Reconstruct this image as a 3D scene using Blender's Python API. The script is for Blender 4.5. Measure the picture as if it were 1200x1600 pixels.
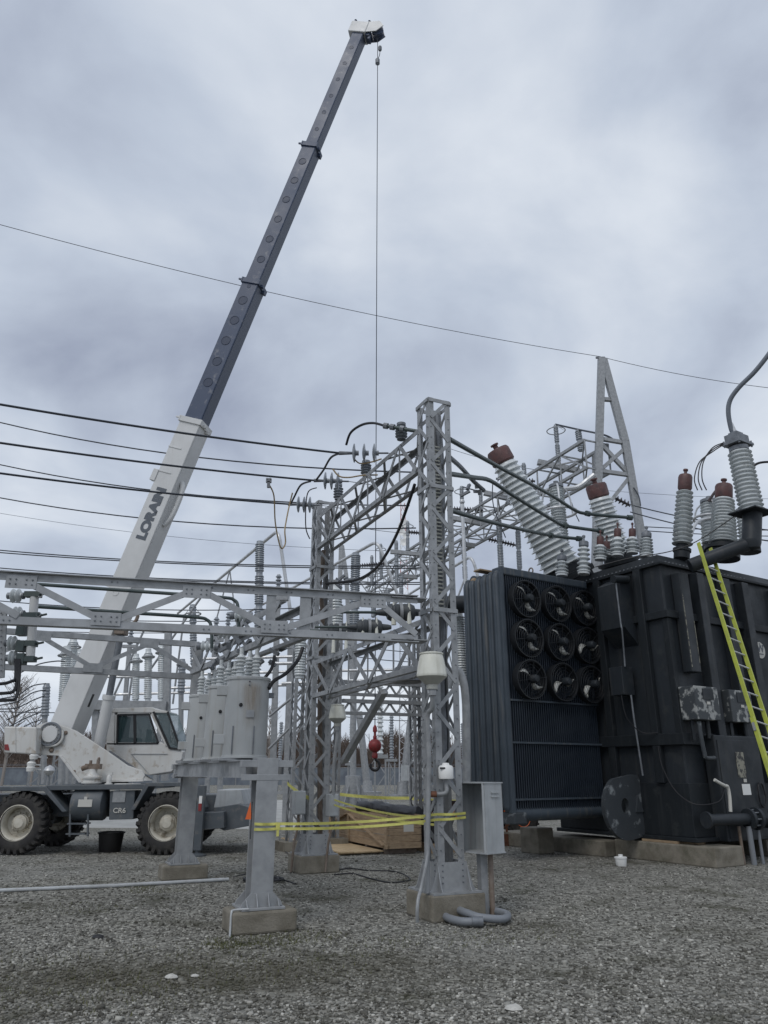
import bpy, math, random
import numpy as np
from mathutils import Vector as V, Matrix
for o in list(bpy.data.objects): bpy.data.objects.remove(o)
R = math.radians
random.seed(7); rng = np.random.default_rng(11)
scn = bpy.context.scene
col = scn.collection

# ------------------------------------------------------------------ camera
CAM_H = 1.75; FPX = 1155.0; PITCH = math.atan(408/1155)
cd = bpy.data.cameras.new('camera'); cam = bpy.data.objects.new('camera', cd); col.objects.link(cam)
cam.location = (0, 0, CAM_H); cam.rotation_euler = (math.pi/2+PITCH, 0, 0)
cd.sensor_fit = 'VERTICAL'; cd.sensor_height = 36; cd.sensor_width = 27
cd.lens = 36*FPX/1600; cd.clip_end = 3000; cd.clip_start = .1
scn.camera = cam
scn.render.resolution_x, scn.render.resolution_y = 768, 1024

# ------------------------------------------------------------------ overcast sky
SUN_EL, SUN_AZ = R(50), R(205)         # soft light from behind the camera, a little to the left
w = bpy.data.worlds.new('World'); scn.world = w; w.use_nodes = True
nt = w.node_tree; nt.nodes.clear()
def N(t, **k):
    n = nt.nodes.new(t)
    for a, b in k.items(): setattr(n, a, b)
    return n
L = lambda a, b: nt.links.new(a, b)
out = N('ShaderNodeOutputWorld'); mixs = N('ShaderNodeMixShader'); L(mixs.outputs[0], out.inputs[0])
sky = N('ShaderNodeTexSky', sky_type='NISHITA', sun_disc=False, sun_elevation=SUN_EL, sun_rotation=SUN_AZ)
b1 = N('ShaderNodeBackground'); L(sky.outputs[0], b1.inputs[0]); b1.inputs[1].default_value = .09
tc = N('ShaderNodeTexCoord'); sep = N('ShaderNodeSeparateXYZ'); L(tc.outputs['Generated'], sep.inputs[0])
mz = N('ShaderNodeMath', operation='MAXIMUM'); L(sep.outputs[2], mz.inputs[0]); mz.inputs[1].default_value = 0
az = N('ShaderNodeMath', operation='ADD'); L(mz.outputs[0], az.inputs[0]); az.inputs[1].default_value = .38
dx = N('ShaderNodeMath', operation='DIVIDE'); L(sep.outputs[0], dx.inputs[0]); L(az.outputs[0], dx.inputs[1])
dy = N('ShaderNodeMath', operation='DIVIDE'); L(sep.outputs[1], dy.inputs[0]); L(az.outputs[0], dy.inputs[1])
cmb = N('ShaderNodeCombineXYZ'); L(dx.outputs[0], cmb.inputs[0]); L(dy.outputs[0], cmb.inputs[1]); cmb.inputs[2].default_value = 3.7
n1 = N('ShaderNodeTexNoise'); L(cmb.outputs[0], n1.inputs['Vector'])
n1.inputs['Scale'].default_value = 2.6; n1.inputs['Detail'].default_value = 7; n1.inputs['Roughness'].default_value = .5; n1.inputs['Distortion'].default_value = .25
n2 = N('ShaderNodeTexNoise'); L(cmb.outputs[0], n2.inputs['Vector'])
n2.inputs['Scale'].default_value = .75; n2.inputs['Detail'].default_value = 3
ma = N('ShaderNodeMath', operation='MULTIPLY_ADD'); L(n2.outputs[0], ma.inputs[0]); ma.inputs[1].default_value = .55
mb2 = N('ShaderNodeMath', operation='MULTIPLY'); L(n1.outputs[0], mb2.inputs[0]); mb2.inputs[1].default_value = .6
L(mb2.outputs[0], ma.inputs[2])
cr = N('ShaderNodeValToRGB'); L(ma.outputs[0], cr.inputs[0])
e = cr.color_ramp.elements
e[0].position = .43; e[0].color = (.35, .395, .505, 1)
e[1].position = .69; e[1].color = (.80, .85, .92, 1)
m = cr.color_ramp.elements.new(.55); m.color = (.55, .615, .725, 1)
b2 = N('ShaderNodeBackground'); L(cr.outputs[0], b2.inputs[0]); b2.inputs[1].default_value = 1.0
mixs.inputs[0].default_value = .93
L(b1.outputs[0], mixs.inputs[1]); L(b2.outputs[0], mixs.inputs[2])
sd = bpy.data.lights.new('sun', 'SUN'); sd.energy = 1.0; sd.angle = R(28); sd.color = (1, .97, .93)
so = bpy.data.objects.new('sun', sd); col.objects.link(so)
sdir = V((math.sin(SUN_AZ)*math.cos(SUN_EL), math.cos(SUN_AZ)*math.cos(SUN_EL), math.sin(SUN_EL)))
so.rotation_euler = sdir.to_track_quat('Z', 'Y').to_euler(); so.location = sdir*60
scn.view_settings.view_transform = 'Standard'; scn.view_settings.look = 'None'
scn.view_settings.gamma = 1; scn.view_settings.exposure = 0; scn.view_settings.use_curve_mapping = False

# ------------------------------------------------------------------ survey helpers
CP, SP = math.cos(PITCH), math.sin(PITCH)
def ray(px, py):
    x = (px-600)/FPX; y = (800-py)/FPX
    return x, CP-y*SP, SP+y*CP
def at(px, py, Y):
    d = ray(px, py); t = Y/d[1]; return V((d[0]*t, Y, CAM_H+d[2]*t))
def atz(px, py, z):
    d = ray(px, py); t = (z-CAM_H)/d[2]; return V((d[0]*t, d[1]*t, z))
def gnd(px, py): return atz(px, py, 0.0)

# ------------------------------------------------------------------ materials
MATS = {}
def mat(name, c, rough=.6, metal=0., c2=None, sc=6., lo=.4, hi=.65, bump=0., bsc=40., spec=.5, streak=None, alpha=1., emit=None, c3=None, sc3=1.2, stretch=None):
    m = bpy.data.materials.new(name); m.use_nodes = True; t = m.node_tree; b = t.nodes['Principled BSDF']
    b.inputs['Base Color'].default_value = (*c, 1); b.inputs['Roughness'].default_value = rough; b.inputs['Metallic'].default_value = metal
    b.inputs['Specular IOR Level'].default_value = spec
    if alpha < 1: b.inputs['Alpha'].default_value = alpha
    geo = t.nodes.new('ShaderNodeNewGeometry'); src = geo.outputs['Position']
    if stretch:
        mp = t.nodes.new('ShaderNodeMapping'); mp.inputs['Scale'].default_value = stretch; t.links.new(src, mp.inputs[0]); src = mp.outputs[0]
    def noise(sc_, det=5, ro=.6):
        n = t.nodes.new('ShaderNodeTexNoise'); n.inputs['Scale'].default_value = sc_; n.inputs['Detail'].default_value = det; n.inputs['Roughness'].default_value = ro
        t.links.new(src, n.inputs['Vector']); return n
    def ramp(i, a, b_):
        r = t.nodes.new('ShaderNodeMapRange'); r.inputs[1].default_value = a; r.inputs[2].default_value = b_; t.links.new(i, r.inputs[0]); return r.outputs[0]
    cur = None
    if c2:
        n = noise(sc); mx = t.nodes.new('ShaderNodeMix'); mx.data_type = 'RGBA'
        mx.inputs[6].default_value = (*c, 1); mx.inputs[7].default_value = (*c2, 1)
        t.links.new(ramp(n.outputs[0], lo, hi), mx.inputs[0]); cur = mx.outputs[2]
        rr = t.nodes.new('ShaderNodeMapRange'); rr.inputs[1].default_value = .3; rr.inputs[2].default_value = .7
        rr.inputs[3].default_value = max(.05, rough-.1); rr.inputs[4].default_value = min(1, rough+.1)
        t.links.new(n.outputs[0], rr.inputs[0]); t.links.new(rr.outputs[0], b.inputs['Roughness'])
    if c3:
        n = noise(sc3, 6, .65); mx = t.nodes.new('ShaderNodeMix'); mx.data_type = 'RGBA'
        if cur: t.links.new(cur, mx.inputs[6])
        else: mx.inputs[6].default_value = (*c, 1)
        mx.inputs[7].default_value = (*c3, 1); t.links.new(ramp(n.outputs[0], .56, .70), mx.inputs[0]); cur = mx.outputs[2]
    if streak:          # weather streaks: long vertical stains with their own colour
        mp = t.nodes.new('ShaderNodeMapping'); mp.inputs['Scale'].default_value = (9, 9, .7); t.links.new(geo.outputs['Position'], mp.inputs[0])
        n = t.nodes.new('ShaderNodeTexNoise'); n.inputs['Scale'].default_value = 1.; n.inputs['Detail'].default_value = 5; t.links.new(mp.outputs[0], n.inputs['Vector'])
        mx = t.nodes.new('ShaderNodeMix'); mx.data_type = 'RGBA'
        if cur: t.links.new(cur, mx.inputs[6])
        else: mx.inputs[6].default_value = (*c, 1)
        mx.inputs[7].default_value = (*streak, 1); t.links.new(ramp(n.outputs[0], .55, .78), mx.inputs[0]); cur = mx.outputs[2]
    if cur: t.links.new(cur, b.inputs['Base Color'])
    if bump:
        n = noise(bsc, 4); bp = t.nodes.new('ShaderNodeBump'); bp.inputs['Strength'].default_value = bump; bp.inputs['Distance'].default_value = .02
        t.links.new(n.outputs[0], bp.inputs['Height']); t.links.new(bp.outputs[0], b.inputs['Normal'])
    if emit: b.inputs['Emission Color'].default_value = (*emit, 1); b.inputs['Emission Strength'].default_value = 1
    MATS[name] = m; return m
mat('galv', (.335, .345, .352), .5, .25, (.25, .26, .268), 7, .38, .64, .08, 60, streak=(.285, .295, .305))
mat('galv_new', (.36, .37, .378), .45, .3, (.28, .29, .298), 5, .4, .65, .05, 50)
mat('galv_dark', (.20, .215, .235), .5, .3, (.14, .15, .165), 5, .4, .65)
mat('bus_green', (.055, .075, .075), .45, .2, (.085, .105, .10), 5)
mat('alu', (.60, .61, .62), .4, .4, (.48, .49, .50), 3)
mat('tank_grey', (.45, .465, .465), .5, .0, (.40, .415, .415), 2.5, .4, .7, streak=(.34, .33, .30))
mat('rust_streak', (.30, .19, .10), .8, 0, (.42, .34, .24), 9)
mat('cabinet_grey', (.40, .42, .43), .5, .1, (.33, .35, .36), 3, streak=(.27, .27, .27))
mat('white_paint', (.62, .62, .60), .42, 0, (.54, .535, .51), 1.6, .35, .7, c3=(.36, .31, .25), sc3=4.5, streak=(.52, .49, .44))
mat('white_clean', (.64, .645, .64), .4, 0, (.57, .575, .57), 1.2, streak=(.58, .58, .57))
mat('boom_dark', (.042, .062, .112), .45, 0, (.056, .078, .132), .9, .4, .65, c3=(.16, .17, .20), sc3=5.)  # dark grey paint; the bluish veil of haze is put into its colour
mat('boom_under', (.056, .072, .115), .45, 0, (.105, .12, .155), 2.0, .4, .7)  # same haze tint put into the colour of the underside
mat('chassis', (.075, .088, .10), .5, 0, (.11, .12, .13), 3, .4, .7, c3=(.17, .16, .145), sc3=6)
mat('rubber', (.026, .025, .025), .85, 0, (.075, .070, .062), 5, .45, .75, .3, 30)
mat('rim', (.58, .55, .47), .6, 0, (.45, .42, .35), 5, c3=(.16, .13, .09), sc3=5)
mat('black', (.012, .012, .013), .45)
mat('cable', (.013, .013, .016), .5)
mat('cable_tan', (.33, .25, .14), .6)
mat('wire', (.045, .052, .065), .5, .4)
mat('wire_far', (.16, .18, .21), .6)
mat('porcelain', (.62, .65, .655), .22, 0, (.55, .58, .585), 4, c3=(.44, .45, .43), sc3=6)
mat('porcelain_grey', (.27, .295, .32), .28, 0, (.22, .24, .265), 4)
mat('porcelain_dark', (.055, .05, .055), .25)
mat('cap_red', (.115, .050, .046), .55, 0, (.075, .042, .042), 6, c3=(.17, .10, .09), sc3=9)
mat('tr_black', (.017, .021, .025), .55, 0, (.011, .014, .017), 1.5, .35, .7, .05, 30, spec=.3, c3=(.034, .038, .040), sc3=3, streak=(.028, .031, .034))
mat('tr_panel', (.024, .029, .035), .5, 0, (.017, .021, .025), 1.8, .4, .7, spec=.35, c3=(.036, .040, .043), sc3=2.2, streak=(.042, .044, .045))
mat('rad_fin', (.020, .028, .040), .5, 0, (.024, .033, .046), 2)
mat('rad_tube', (.052, .068, .085), .5, 0, (.042, .055, .07), 2, streak=(.12, .12, .115))
mat('peeled', (.045, .052, .058), .6, 0, (.33, .34, .33), 4.2, .51, .58)
mat('peeled_lug', (.040, .047, .054), .6, 0, (.22, .24, .25), 3.6, .58, .68)
mat('blade', (.62, .62, .58), .45, .1, (.5, .5, .46), 9)
mat('concrete', (.235, .215, .175), .9, 0, (.15, .135, .105), 4, .38, .68, .5, 45, c3=(.12, .115, .085), sc3=2.5)
mat('wood', (.36, .265, .17), .8, 0, (.25, .18, .115), 3.2, .38, .66, .2, 30, stretch=(3, .6, 8))
mat('wood_new', (.52, .39, .23), .75, 0, (.42, .31, .18), 3, .4, .65, .15, 30)
mat('paper', (.55, .54, .50), .8)
mat('tape', (.60, .58, .15), .55, 0, (.48, .46, .13), 12)
mat('barrel_dark', (.045, .052, .058), .5, 0, (.06, .066, .07), 5)
mat('orange', (.75, .14, .025), .5, 0, (.62, .12, .03), 4)
mat('redball', (.28, .028, .030), .5, 0, (.19, .030, .030), 9, c3=(.12, .05, .04), sc3=14)
mat('rusty', (.16, .065, .035), .8, 0, (.10, .045, .03), 9)
mat('lamp_white', (.70, .70, .63), .35, 0, (.62, .62, .54), 5, streak=(.5, .49, .42))
mat('plastic_white', (.78, .78, .76), .4)
mat('pvc', (.46, .48, .49), .5, 0, (.36, .37, .37), 6)
mat('conduit', (.20, .215, .235), .5)
mat('ladder_lime', (.42, .47, .06), .45, 0, (.34, .38, .07), 5)
mat('glass', (.035, .075, .08), .06, 0, spec=.8, alpha=.55)
mat('glass_pale', (.20, .30, .31), .06, 0, spec=.8, alpha=.55)
mat('seat', (.03, .03, .03), .8)
mat('fence_slat', (.165, .19, .215), .8, 0, (.11, .125, .15), .6)
mat('twig', (.085, .066, .056), .95, 0, (.12, .095, .08), .5, spec=.1)
mat('twig_pale', (.26, .235, .215), .9)
mat('red_white', (.50, .27, .25), .6)
mat('mast_grey', (.42, .43, .45), .6)
mat('letter', (.10, .115, .135), .5)
mat('slab', (.42, .42, .40), .9, 0, (.33, .33, .31), .8, .4, .7, .2, 20)
mat('tarp', (.035, .038, .045), .5, 0, (.06, .062, .07), 6, bump=.5, bsc=18)
mat('clod', (.06, .065, .04), .95, 0, (.09, .085, .05), 20)
mat('pale_stone', (.55, .54, .50), .85, 0, (.42, .41, .38), 25, bump=.4, bsc=60)

# ------------------------------------------------------------------ mesh builder
class MB:
    def __init__(s): s.v = []; s.f = []
    def add(s, vs, fs):
        o = len(s.v); s.v += [tuple(p) for p in vs]; s.f += [tuple(i+o for i in f) for f in fs]; return s
    def box(s, c, d, ax=None):
        c = V(c); X, Y, Z = ax or (V((1, 0, 0)), V((0, 1, 0)), V((0, 0, 1)))
        vs = [c+X*(d[0]/2*i)+Y*(d[1]/2*j)+Z*(d[2]/2*k) for k in (-1, 1) for i, j in ((-1, -1), (1, -1), (1, 1), (-1, 1))]
        return s.add(vs, [(3, 2, 1, 0), (4, 5, 6, 7), (0, 1, 5, 4), (1, 2, 6, 5), (2, 3, 7, 6), (3, 0, 4, 7)])
    def bar(s, p, q, a, b, up=V((0, 0, 1))):
        p, q = V(p), V(q); d = q-p; l = d.length; d.normalize(); up = V(up)
        if abs(d.dot(up)) > .98: up = V((1, 0, 0)) if abs(d.x) < .9 else V((0, 1, 0))
        x = d.cross(up).normalized(); y = x.cross(d)
        return s.box((p+q)/2, (a, b, l), (x, y, d))
    def ang(s, p, q, wd, t, d1, d2):         # L section; heel on the line p-q, flanges along d1 and d2
        p, q, d1, d2 = V(p), V(q), V(d1), V(d2)
        pr = [V((0, 0)), V((wd, 0)), V((wd, t)), V((t, t)), V((t, wd)), V((0, wd))]
        vs = [b+d1*r.x+d2*r.y for b in (p, q) for r in pr]
        fs = [(i, (i+1) % 6, (i+1) % 6+6, i+6) for i in range(6)]+[(0, 3, 2, 1), (0, 5, 4, 3), (6, 7, 8, 9), (6, 9, 10, 11)]
        return s.add(vs, fs)
    def lathe(s, p, d, prof, n=16, caps=True):
        p, d = V(p), V(d).normalized(); a = V((0, 0, 1)) if abs(d.z) < .9 else V((1, 0, 0))
        x = d.cross(a).normalized(); y = d.cross(x)
        vs = []; fs = []; k = len(prof)
        for r, h in prof:
            for i in range(n):
                t = 2*math.pi*i/n; vs.append(p+d*h+(x*math.cos(t)+y*math.sin(t))*max(r, 1e-4))
        for j in range(k-1):
            for i in range(n): fs.append((j*n+i, j*n+(i+1) % n, (j+1)*n+(i+1) % n, (j+1)*n+i))
        if caps and prof[0][0] > 1e-3: fs.append(tuple(range(n))[::-1])
        if caps and prof[-1][0] > 1e-3: fs.append(tuple(range((k-1)*n, k*n)))
        return s.add(vs, fs)
    def cyl(s, p, q, r, r2=None, n=12):
        p, q = V(p), V(q); return s.lathe(p, q-p, [(r, 0), (r if r2 is None else r2, (q-p).length)], n)
    def tube(s, pts, r, n=8, sub=6, closed=False):
        P = [V(p) for p in pts]
        if sub > 1 and len(P) > 2:
            Q = []
            for i in range(len(P)-1):
                a, b, c, d = P[max(i-1, 0)], P[i], P[i+1], P[min(i+2, len(P)-1)]
                for k in range(sub):
                    t = k/sub; Q.append(.5*((2*b)+(c-a)*t+(2*a-5*b+4*c-d)*t*t+(3*b-a-3*c+d)*t**3))
            Q.append(P[-1]); P = Q
        vs = []; fs = []; prev = None
        for i, p in enumerate(P):
            d = (P[min(i+1, len(P)-1)]-P[max(i-1, 0)]).normalized()
            if prev is None: u = V((0, 0, 1)) if abs(d.z) < .9 else V((1, 0, 0)); x = d.cross(u).normalized()
            else: x = (prev-d*prev.dot(d)).normalized()
            prev = x; y = d.cross(x)
            for k in range(n):
                t = 2*math.pi*k/n; vs.append(p+(x*math.cos(t)+y*math.sin(t))*r)
        for i in range(len(P)-1):
            for k in range(n): fs.append((i*n+k, i*n+(k+1) % n, (i+1)*n+(k+1) % n, (i+1)*n+k))
        fs += [tuple(range(n))[::-1], tuple(range((len(P)-1)*n, len(P)*n))]
        return s.add(vs, fs)
    def prism(s, poly, off):
        P = [V(p) for p in poly]; off = V(off); n = len(P)
        return s.add(P+[p+off for p in P], [tuple(range(n)), tuple(range(n, 2*n))[::-1]]+[((i+1) % n, i, i+n, (i+1) % n+n) for i in range(n)])
    def ring(s, c, ax, R_, r, n=28, m=6):
        c, ax = V(c), V(ax).normalized(); a = V((0, 0, 1)) if abs(ax.z) < .9 else V((1, 0, 0)); x = ax.cross(a).normalized(); y = ax.cross(x)
        vs = []; fs = []
        for i in range(n):
            t = 2*math.pi*i/n; dr = x*math.cos(t)+y*math.sin(t)
            for k in range(m):
                u = 2*math.pi*k/m; vs.append(c+dr*(R_+r*math.cos(u))+ax*(r*math.sin(u)))
        for i in range(n):
            for k in range(m): fs.append((i*m+k, ((i+1) % n)*m+k, ((i+1) % n)*m+(k+1) % m, i*m+(k+1) % m))
        return s.add(vs, fs)
    def build(s, name, material, parent=None, smooth=False, bevel=0, kind=None):
        off = OFF.get(parent.name, V()) if parent else V()
        base = V()
        if parent is None and s.v:       # origin at the bottom middle of the thing
            a = np.array(s.v); lo, hi = a.min(0), a.max(0); base = V(((lo[0]+hi[0])/2, (lo[1]+hi[1])/2, lo[2])); off = base
        me = bpy.data.meshes.new(name); me.from_pydata([tuple(V(p)-off) for p in s.v], [], s.f)
        if smooth:
            me.shade_smooth(); me.set_sharp_from_angle(angle=R(38))
        me.materials.append(MATS[material])
        o = bpy.data.objects.new(name, me); col.objects.link(o)
        if parent: o.parent = parent
        else: o.location = base
        OFF[o.name] = off
        if bevel:
            md = o.modifiers.new('bevel', 'BEVEL'); md.width = bevel; md.segments = 2; md.limit_method = 'ANGLE'; md.angle_limit = R(40)
        if kind: o['kind'] = kind
        return o
OFF = {}
def tag(o, label, cat, group=None):
    o['label'] = label; o['category'] = cat
    if 'kind' not in o: o['kind'] = 'thing'
    if group: o['group'] = group
    return o
def thing(name, label, cat, loc, group=None):
    o = bpy.data.objects.new(name, None); col.objects.link(o); o.location = loc; o.empty_display_size = .2
    OFF[o.name] = V(loc); return tag(o, label, cat, group)
def copy_tree(o, parent=None):
    c = o.copy(); col.objects.link(c); c.parent = parent
    for ch in list(o.children): copy_tree(ch, c)
    return c
UP = V((0, 0, 1)); XA = V((1, 0, 0)); YA = V((0, 1, 0))
mat('lamp_shade_base', (.42, .42, .38), .4, 0, (.36, .36, .32), 6)
mat('tr_fan', (.016, .018, .021), .5)
mat('paper_dull', (.28, .27, .22), .8, 0, (.06, .06, .06), 9, .45, .55)
mat('rusty_grey', (.22, .18, .15), .7, 0, (.15, .11, .08), 8)
mat('moss_green', (.065, .075, .022), .9, 0, (.10, .095, .035), 8)
mat('bank', (.105, .078, .062), .95, 0, (.15, .115, .09), .8, bump=.5, bsc=3)
mat('boom_disc', (.026, .040, .078), .5, 0, (.034, .05, .09), 2)

# ================================================================== GROUND
def ground_material(stone):
    m = bpy.data.materials.new('gravel_stones' if stone else 'gravel'); m.use_nodes = True; t = m.node_tree; b = t.nodes['Principled BSDF']
    b.inputs['Roughness'].default_value = .95; b.inputs['Specular IOR Level'].default_value = .25
    g = t.nodes.new('ShaderNodeNewGeometry')
    def noise(sc, det=5, ro=.6):
        n = t.nodes.new('ShaderNodeTexNoise'); n.inputs['Scale'].default_value = sc; n.inputs['Detail'].default_value = det; n.inputs['Roughness'].default_value = ro
        t.links.new(g.outputs['Position'], n.inputs['Vector']); return n.outputs[0]
    def rng_(i, a, b_, c=0, d=1):
        r = t.nodes.new('ShaderNodeMapRange'); 
        for k, v in zip((1, 2, 3, 4), (a, b_, c, d)): r.inputs[k].default_value = v
        t.links.new(i, r.inputs[0]); return r.outputs[0]
    def mix(f, a, b_):
        x = t.nodes.new('ShaderNodeMix'); x.data_type = 'RGBA'
        t.links.new(f, x.inputs[0])
        for s, k in ((a, 6), (b_, 7)):
            if isinstance(s, tuple): x.inputs[k].default_value = (*s, 1)
            else: t.links.new(s, x.inputs[k])
        return x.outputs[2]
    if stone:
        at_ = t.nodes.new('ShaderNodeAttribute'); at_.attribute_name = 'tint'
        base = mix(at_.outputs['Fac'], (.070, .067, .057), (.62, .605, .55))
    else:
        vo = t.nodes.new('ShaderNodeTexVoronoi'); vo.inputs['Scale'].default_value = 21; t.links.new(g.outputs['Position'], vo.inputs['Vector'])
        sp = t.nodes.new('ShaderNodeSeparateColor'); t.links.new(vo.outputs['Color'], sp.inputs[0])
        base = mix(rng_(sp.outputs[0], 0, 1), (.085, .082, .070), (.36, .35, .31))
        bp = t.nodes.new('ShaderNodeBump'); bp.inputs['Strength'].default_value = 1; bp.inputs['Distance'].default_value = .03; bp.invert = True
        t.links.new(vo.outputs['Distance'], bp.inputs['Height']); t.links.new(bp.outputs[0], b.inputs['Normal'])
    # dirt and moss in their own patches
    dirt = mix(rng_(noise(.55, 4), .50, .68, 0, .5), base, (.085, .078, .060))
    mp = t.nodes.new('ShaderNodeMapping'); pc = gnd(300, 1525); mp.vector_type = 'TEXTURE'
    mp.inputs['Location'].default_value = (pc.x-.3, pc.y, 0); mp.inputs['Scale'].default_value = (4.4, .95, 3); mp.inputs['Rotation'].default_value = (0, 0, .10)
    t.links.new(g.outputs['Position'], mp.inputs[0]); ln_ = t.nodes.new('ShaderNodeVectorMath'); ln_.operation = 'LENGTH'; t.links.new(mp.outputs[0], ln_.inputs[0])
    ad = t.nodes.new('ShaderNodeMath'); ad.operation = 'MULTIPLY_ADD'; t.links.new(noise(1.3, 7, .75), ad.inputs[0]); ad.inputs[1].default_value = -2.2; t.links.new(ln_.outputs['Value'], ad.inputs[2])
    ofs = t.nodes.new('ShaderNodeMath'); t.links.new(ad.outputs[0], ofs.inputs[0]); ofs.inputs[1].default_value = .38
    dirt = mix(rng_(ofs.outputs[0], -.45, .35, .68, 0), dirt, (.075, .069, .047))      # muddy wheel track in the foreground
    moss = mix(rng_(noise(1.1, 6, .7), .55, .70, 0, .75 if not stone else .6), dirt, (.048, .050, .026))
    pale = mix(rng_(noise(.16, 3), .52, .72, 0, .35), moss, (.34, .34, .325))
    t.links.new(pale, b.inputs['Base Color'])
    MATS[m.name] = m
ground_material(False); ground_material(True)
gx = np.linspace(-1, 1, 2)
G = MB(); G.add([(-400, -60, 0), (400, -60, 0), (400, 500, 0), (-400, 500, 0)], [(0, 1, 2, 3)])
o = G.build('ground', 'gravel'); o['kind'] = 'structure'

b = MB(); b.prism([gnd(95, 1293), gnd(470, 1296), gnd(480, 1250), gnd(200, 1250)], UP*.006)
o = b.build('concrete_slab', 'slab'); o['kind'] = 'structure'
def scatter_stones():
    n = 85000
    u = rng.random(n); Y = 1/(1/4.6-u*(1/4.6-1/24.))             # even density in the view, thinner with distance
    X = (rng.random(n)*2-1)*(Y*.60+1.2)
    s = rng.uniform(.007, .019, n)*(1+.9*(rng.random(n) > .975))
    corners = np.array([(-1, -1, -1), (1, -1, -1), (1, 1, -1), (-1, 1, -1), (-1, -1, 1), (1, -1, 1), (1, 1, 1), (-1, 1, 1)], float)
    P = corners[None]*.72*rng.uniform(.45, 1.15, (n, 8, 3))
    P *= np.stack([rng.uniform(.8, 1.6, n), rng.uniform(.7, 1.2, n), rng.uniform(.45, .9, n)], 1)[:, None]
    a = rng.random(n)*6.283; ca, sa = np.cos(a), np.sin(a)
    tl = rng.normal(0, .35, n); ct, st = np.cos(tl), np.sin(tl)
    y2 = P[..., 1]*ct[:, None]-P[..., 2]*st[:, None]; z2 = P[..., 1]*st[:, None]+P[..., 2]*ct[:, None]
    x3 = P[..., 0]*ca[:, None]-y2*sa[:, None]; y3 = P[..., 0]*sa[:, None]+y2*ca[:, None]
    W = np.stack([x3, y3, z2], -1)*s[:, None, None]
    W[..., 0] += X[:, None]; W[..., 1] += Y[:, None]; W[..., 2] += (s*.30)[:, None]
    q = np.array([(3, 2, 1, 0), (4, 5, 6, 7), (0, 1, 5, 4), (1, 2, 6, 5), (2, 3, 7, 6), (3, 0, 4, 7)])
    F = (q[None]+np.arange(n)[:, None, None]*8).reshape(-1)
    me = bpy.data.meshes.new('gravel_stones'); me.vertices.add(n*8); me.vertices.foreach_set('co', W.reshape(-1))
    nf = n*6; me.loops.add(nf*4); me.polygons.add(nf)
    me.loops.foreach_set('vertex_index', F.astype(np.int32))
    me.polygons.foreach_set('loop_start', np.arange(0, nf*4, 4, dtype=np.int32))
    me.update(calc_edges=True); me.validate()
    at_ = me.attributes.new('tint', 'FLOAT', 'FACE'); at_.data.foreach_set('value', np.repeat(np.clip(rng.beta(1.1, 2.3, n), 0, 1), 6).astype(np.float32))
    me.materials.append(MATS['gravel_stones'])
    o = bpy.data.objects.new('gravel_stones', me); col.objects.link(o); o['kind'] = 'stuff'
    tag(o, 'loose grey crushed stone covering the substation yard', 'gravel')
scatter_stones()

def rock(name, label, p, s, material='pale_stone'):
    b = MB(); b.lathe((0, 0, 0), UP, [(.0, 0), (.7, .05), (1, .4), (.8, .8), (.3, 1), (0, 1.02)], 9)
    b.v = [(p[0]+x*s*random.uniform(.8, 1.1)*1.4, p[1]+y*s*random.uniform(.8, 1.1), z*s*random.uniform(.8, 1.1)*.9) for x, y, z in b.v]
    return tag(b.build(name, material, smooth=True), label, 'stone')
rock('pale_stone', 'white stone on the dark gravel, left foreground', gnd(268, 1530), .045)
rock('pale_stone', 'small pale stone in the gravel right of the white one', gnd(305, 1527), .03)
rock('pale_stone', 'pale stone at the very bottom edge, right of the middle', gnd(402*2+0, 1580), .055)
rock('pale_stone', 'pale stone at the foot of the front lattice tower footing', gnd(690, 1436)+V((.06, -.08, 0)), .07)
rock('dark_clod', 'small black clod on the gravel, far left foreground', gnd(153, 1467), .05, 'black')

def tufts(name, label, blades):
    vs, fs = [], []
    for (x, y, r, k, h) in blades:
        for _ in range(k):
            a = random.random()*6.28; q = r*math.sqrt(random.random()); px, py = x+q*math.cos(a)*1.6, y+q*math.sin(a)
            b = random.random()*6.28; hh = h*random.uniform(.4, 1.1); i = len(vs)
            vs += [(px-.004*math.sin(b), py+.004*math.cos(b), 0), (px+.004*math.sin(b), py-.004*math.cos(b), 0), (px+hh*.7*math.cos(b), py+hh*.7*math.sin(b), hh)]
            fs.append((i, i+1, i+2))
    m = MB(); m.v = vs; m.f = fs; o = m.build(name, 'moss_green', kind='stuff'); tag(o, label, 'grass')
tl = []
for (px, py, r, k) in ((395, 1472, .35, 700), (360, 1478, .2, 260), (245, 1392, .3, 300), (215, 1386, .2, 180), (480, 1462, .3, 300), (120, 1420, .5, 260), (560, 1480, .5, 300),
                       (300, 1500, .8, 420), (90, 1545, .6, 420), (700, 1470, .5, 350), (430, 1515, .6, 320), (820, 1460, .4, 150), (200, 1560, .5, 320), (40, 1500, .4, 200)):
    p = gnd(px, py); tl.append((p.x, p.y, r, k, .035))
tufts('grass', 'thin dull moss and grass coming up through the gravel', tl)

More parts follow.
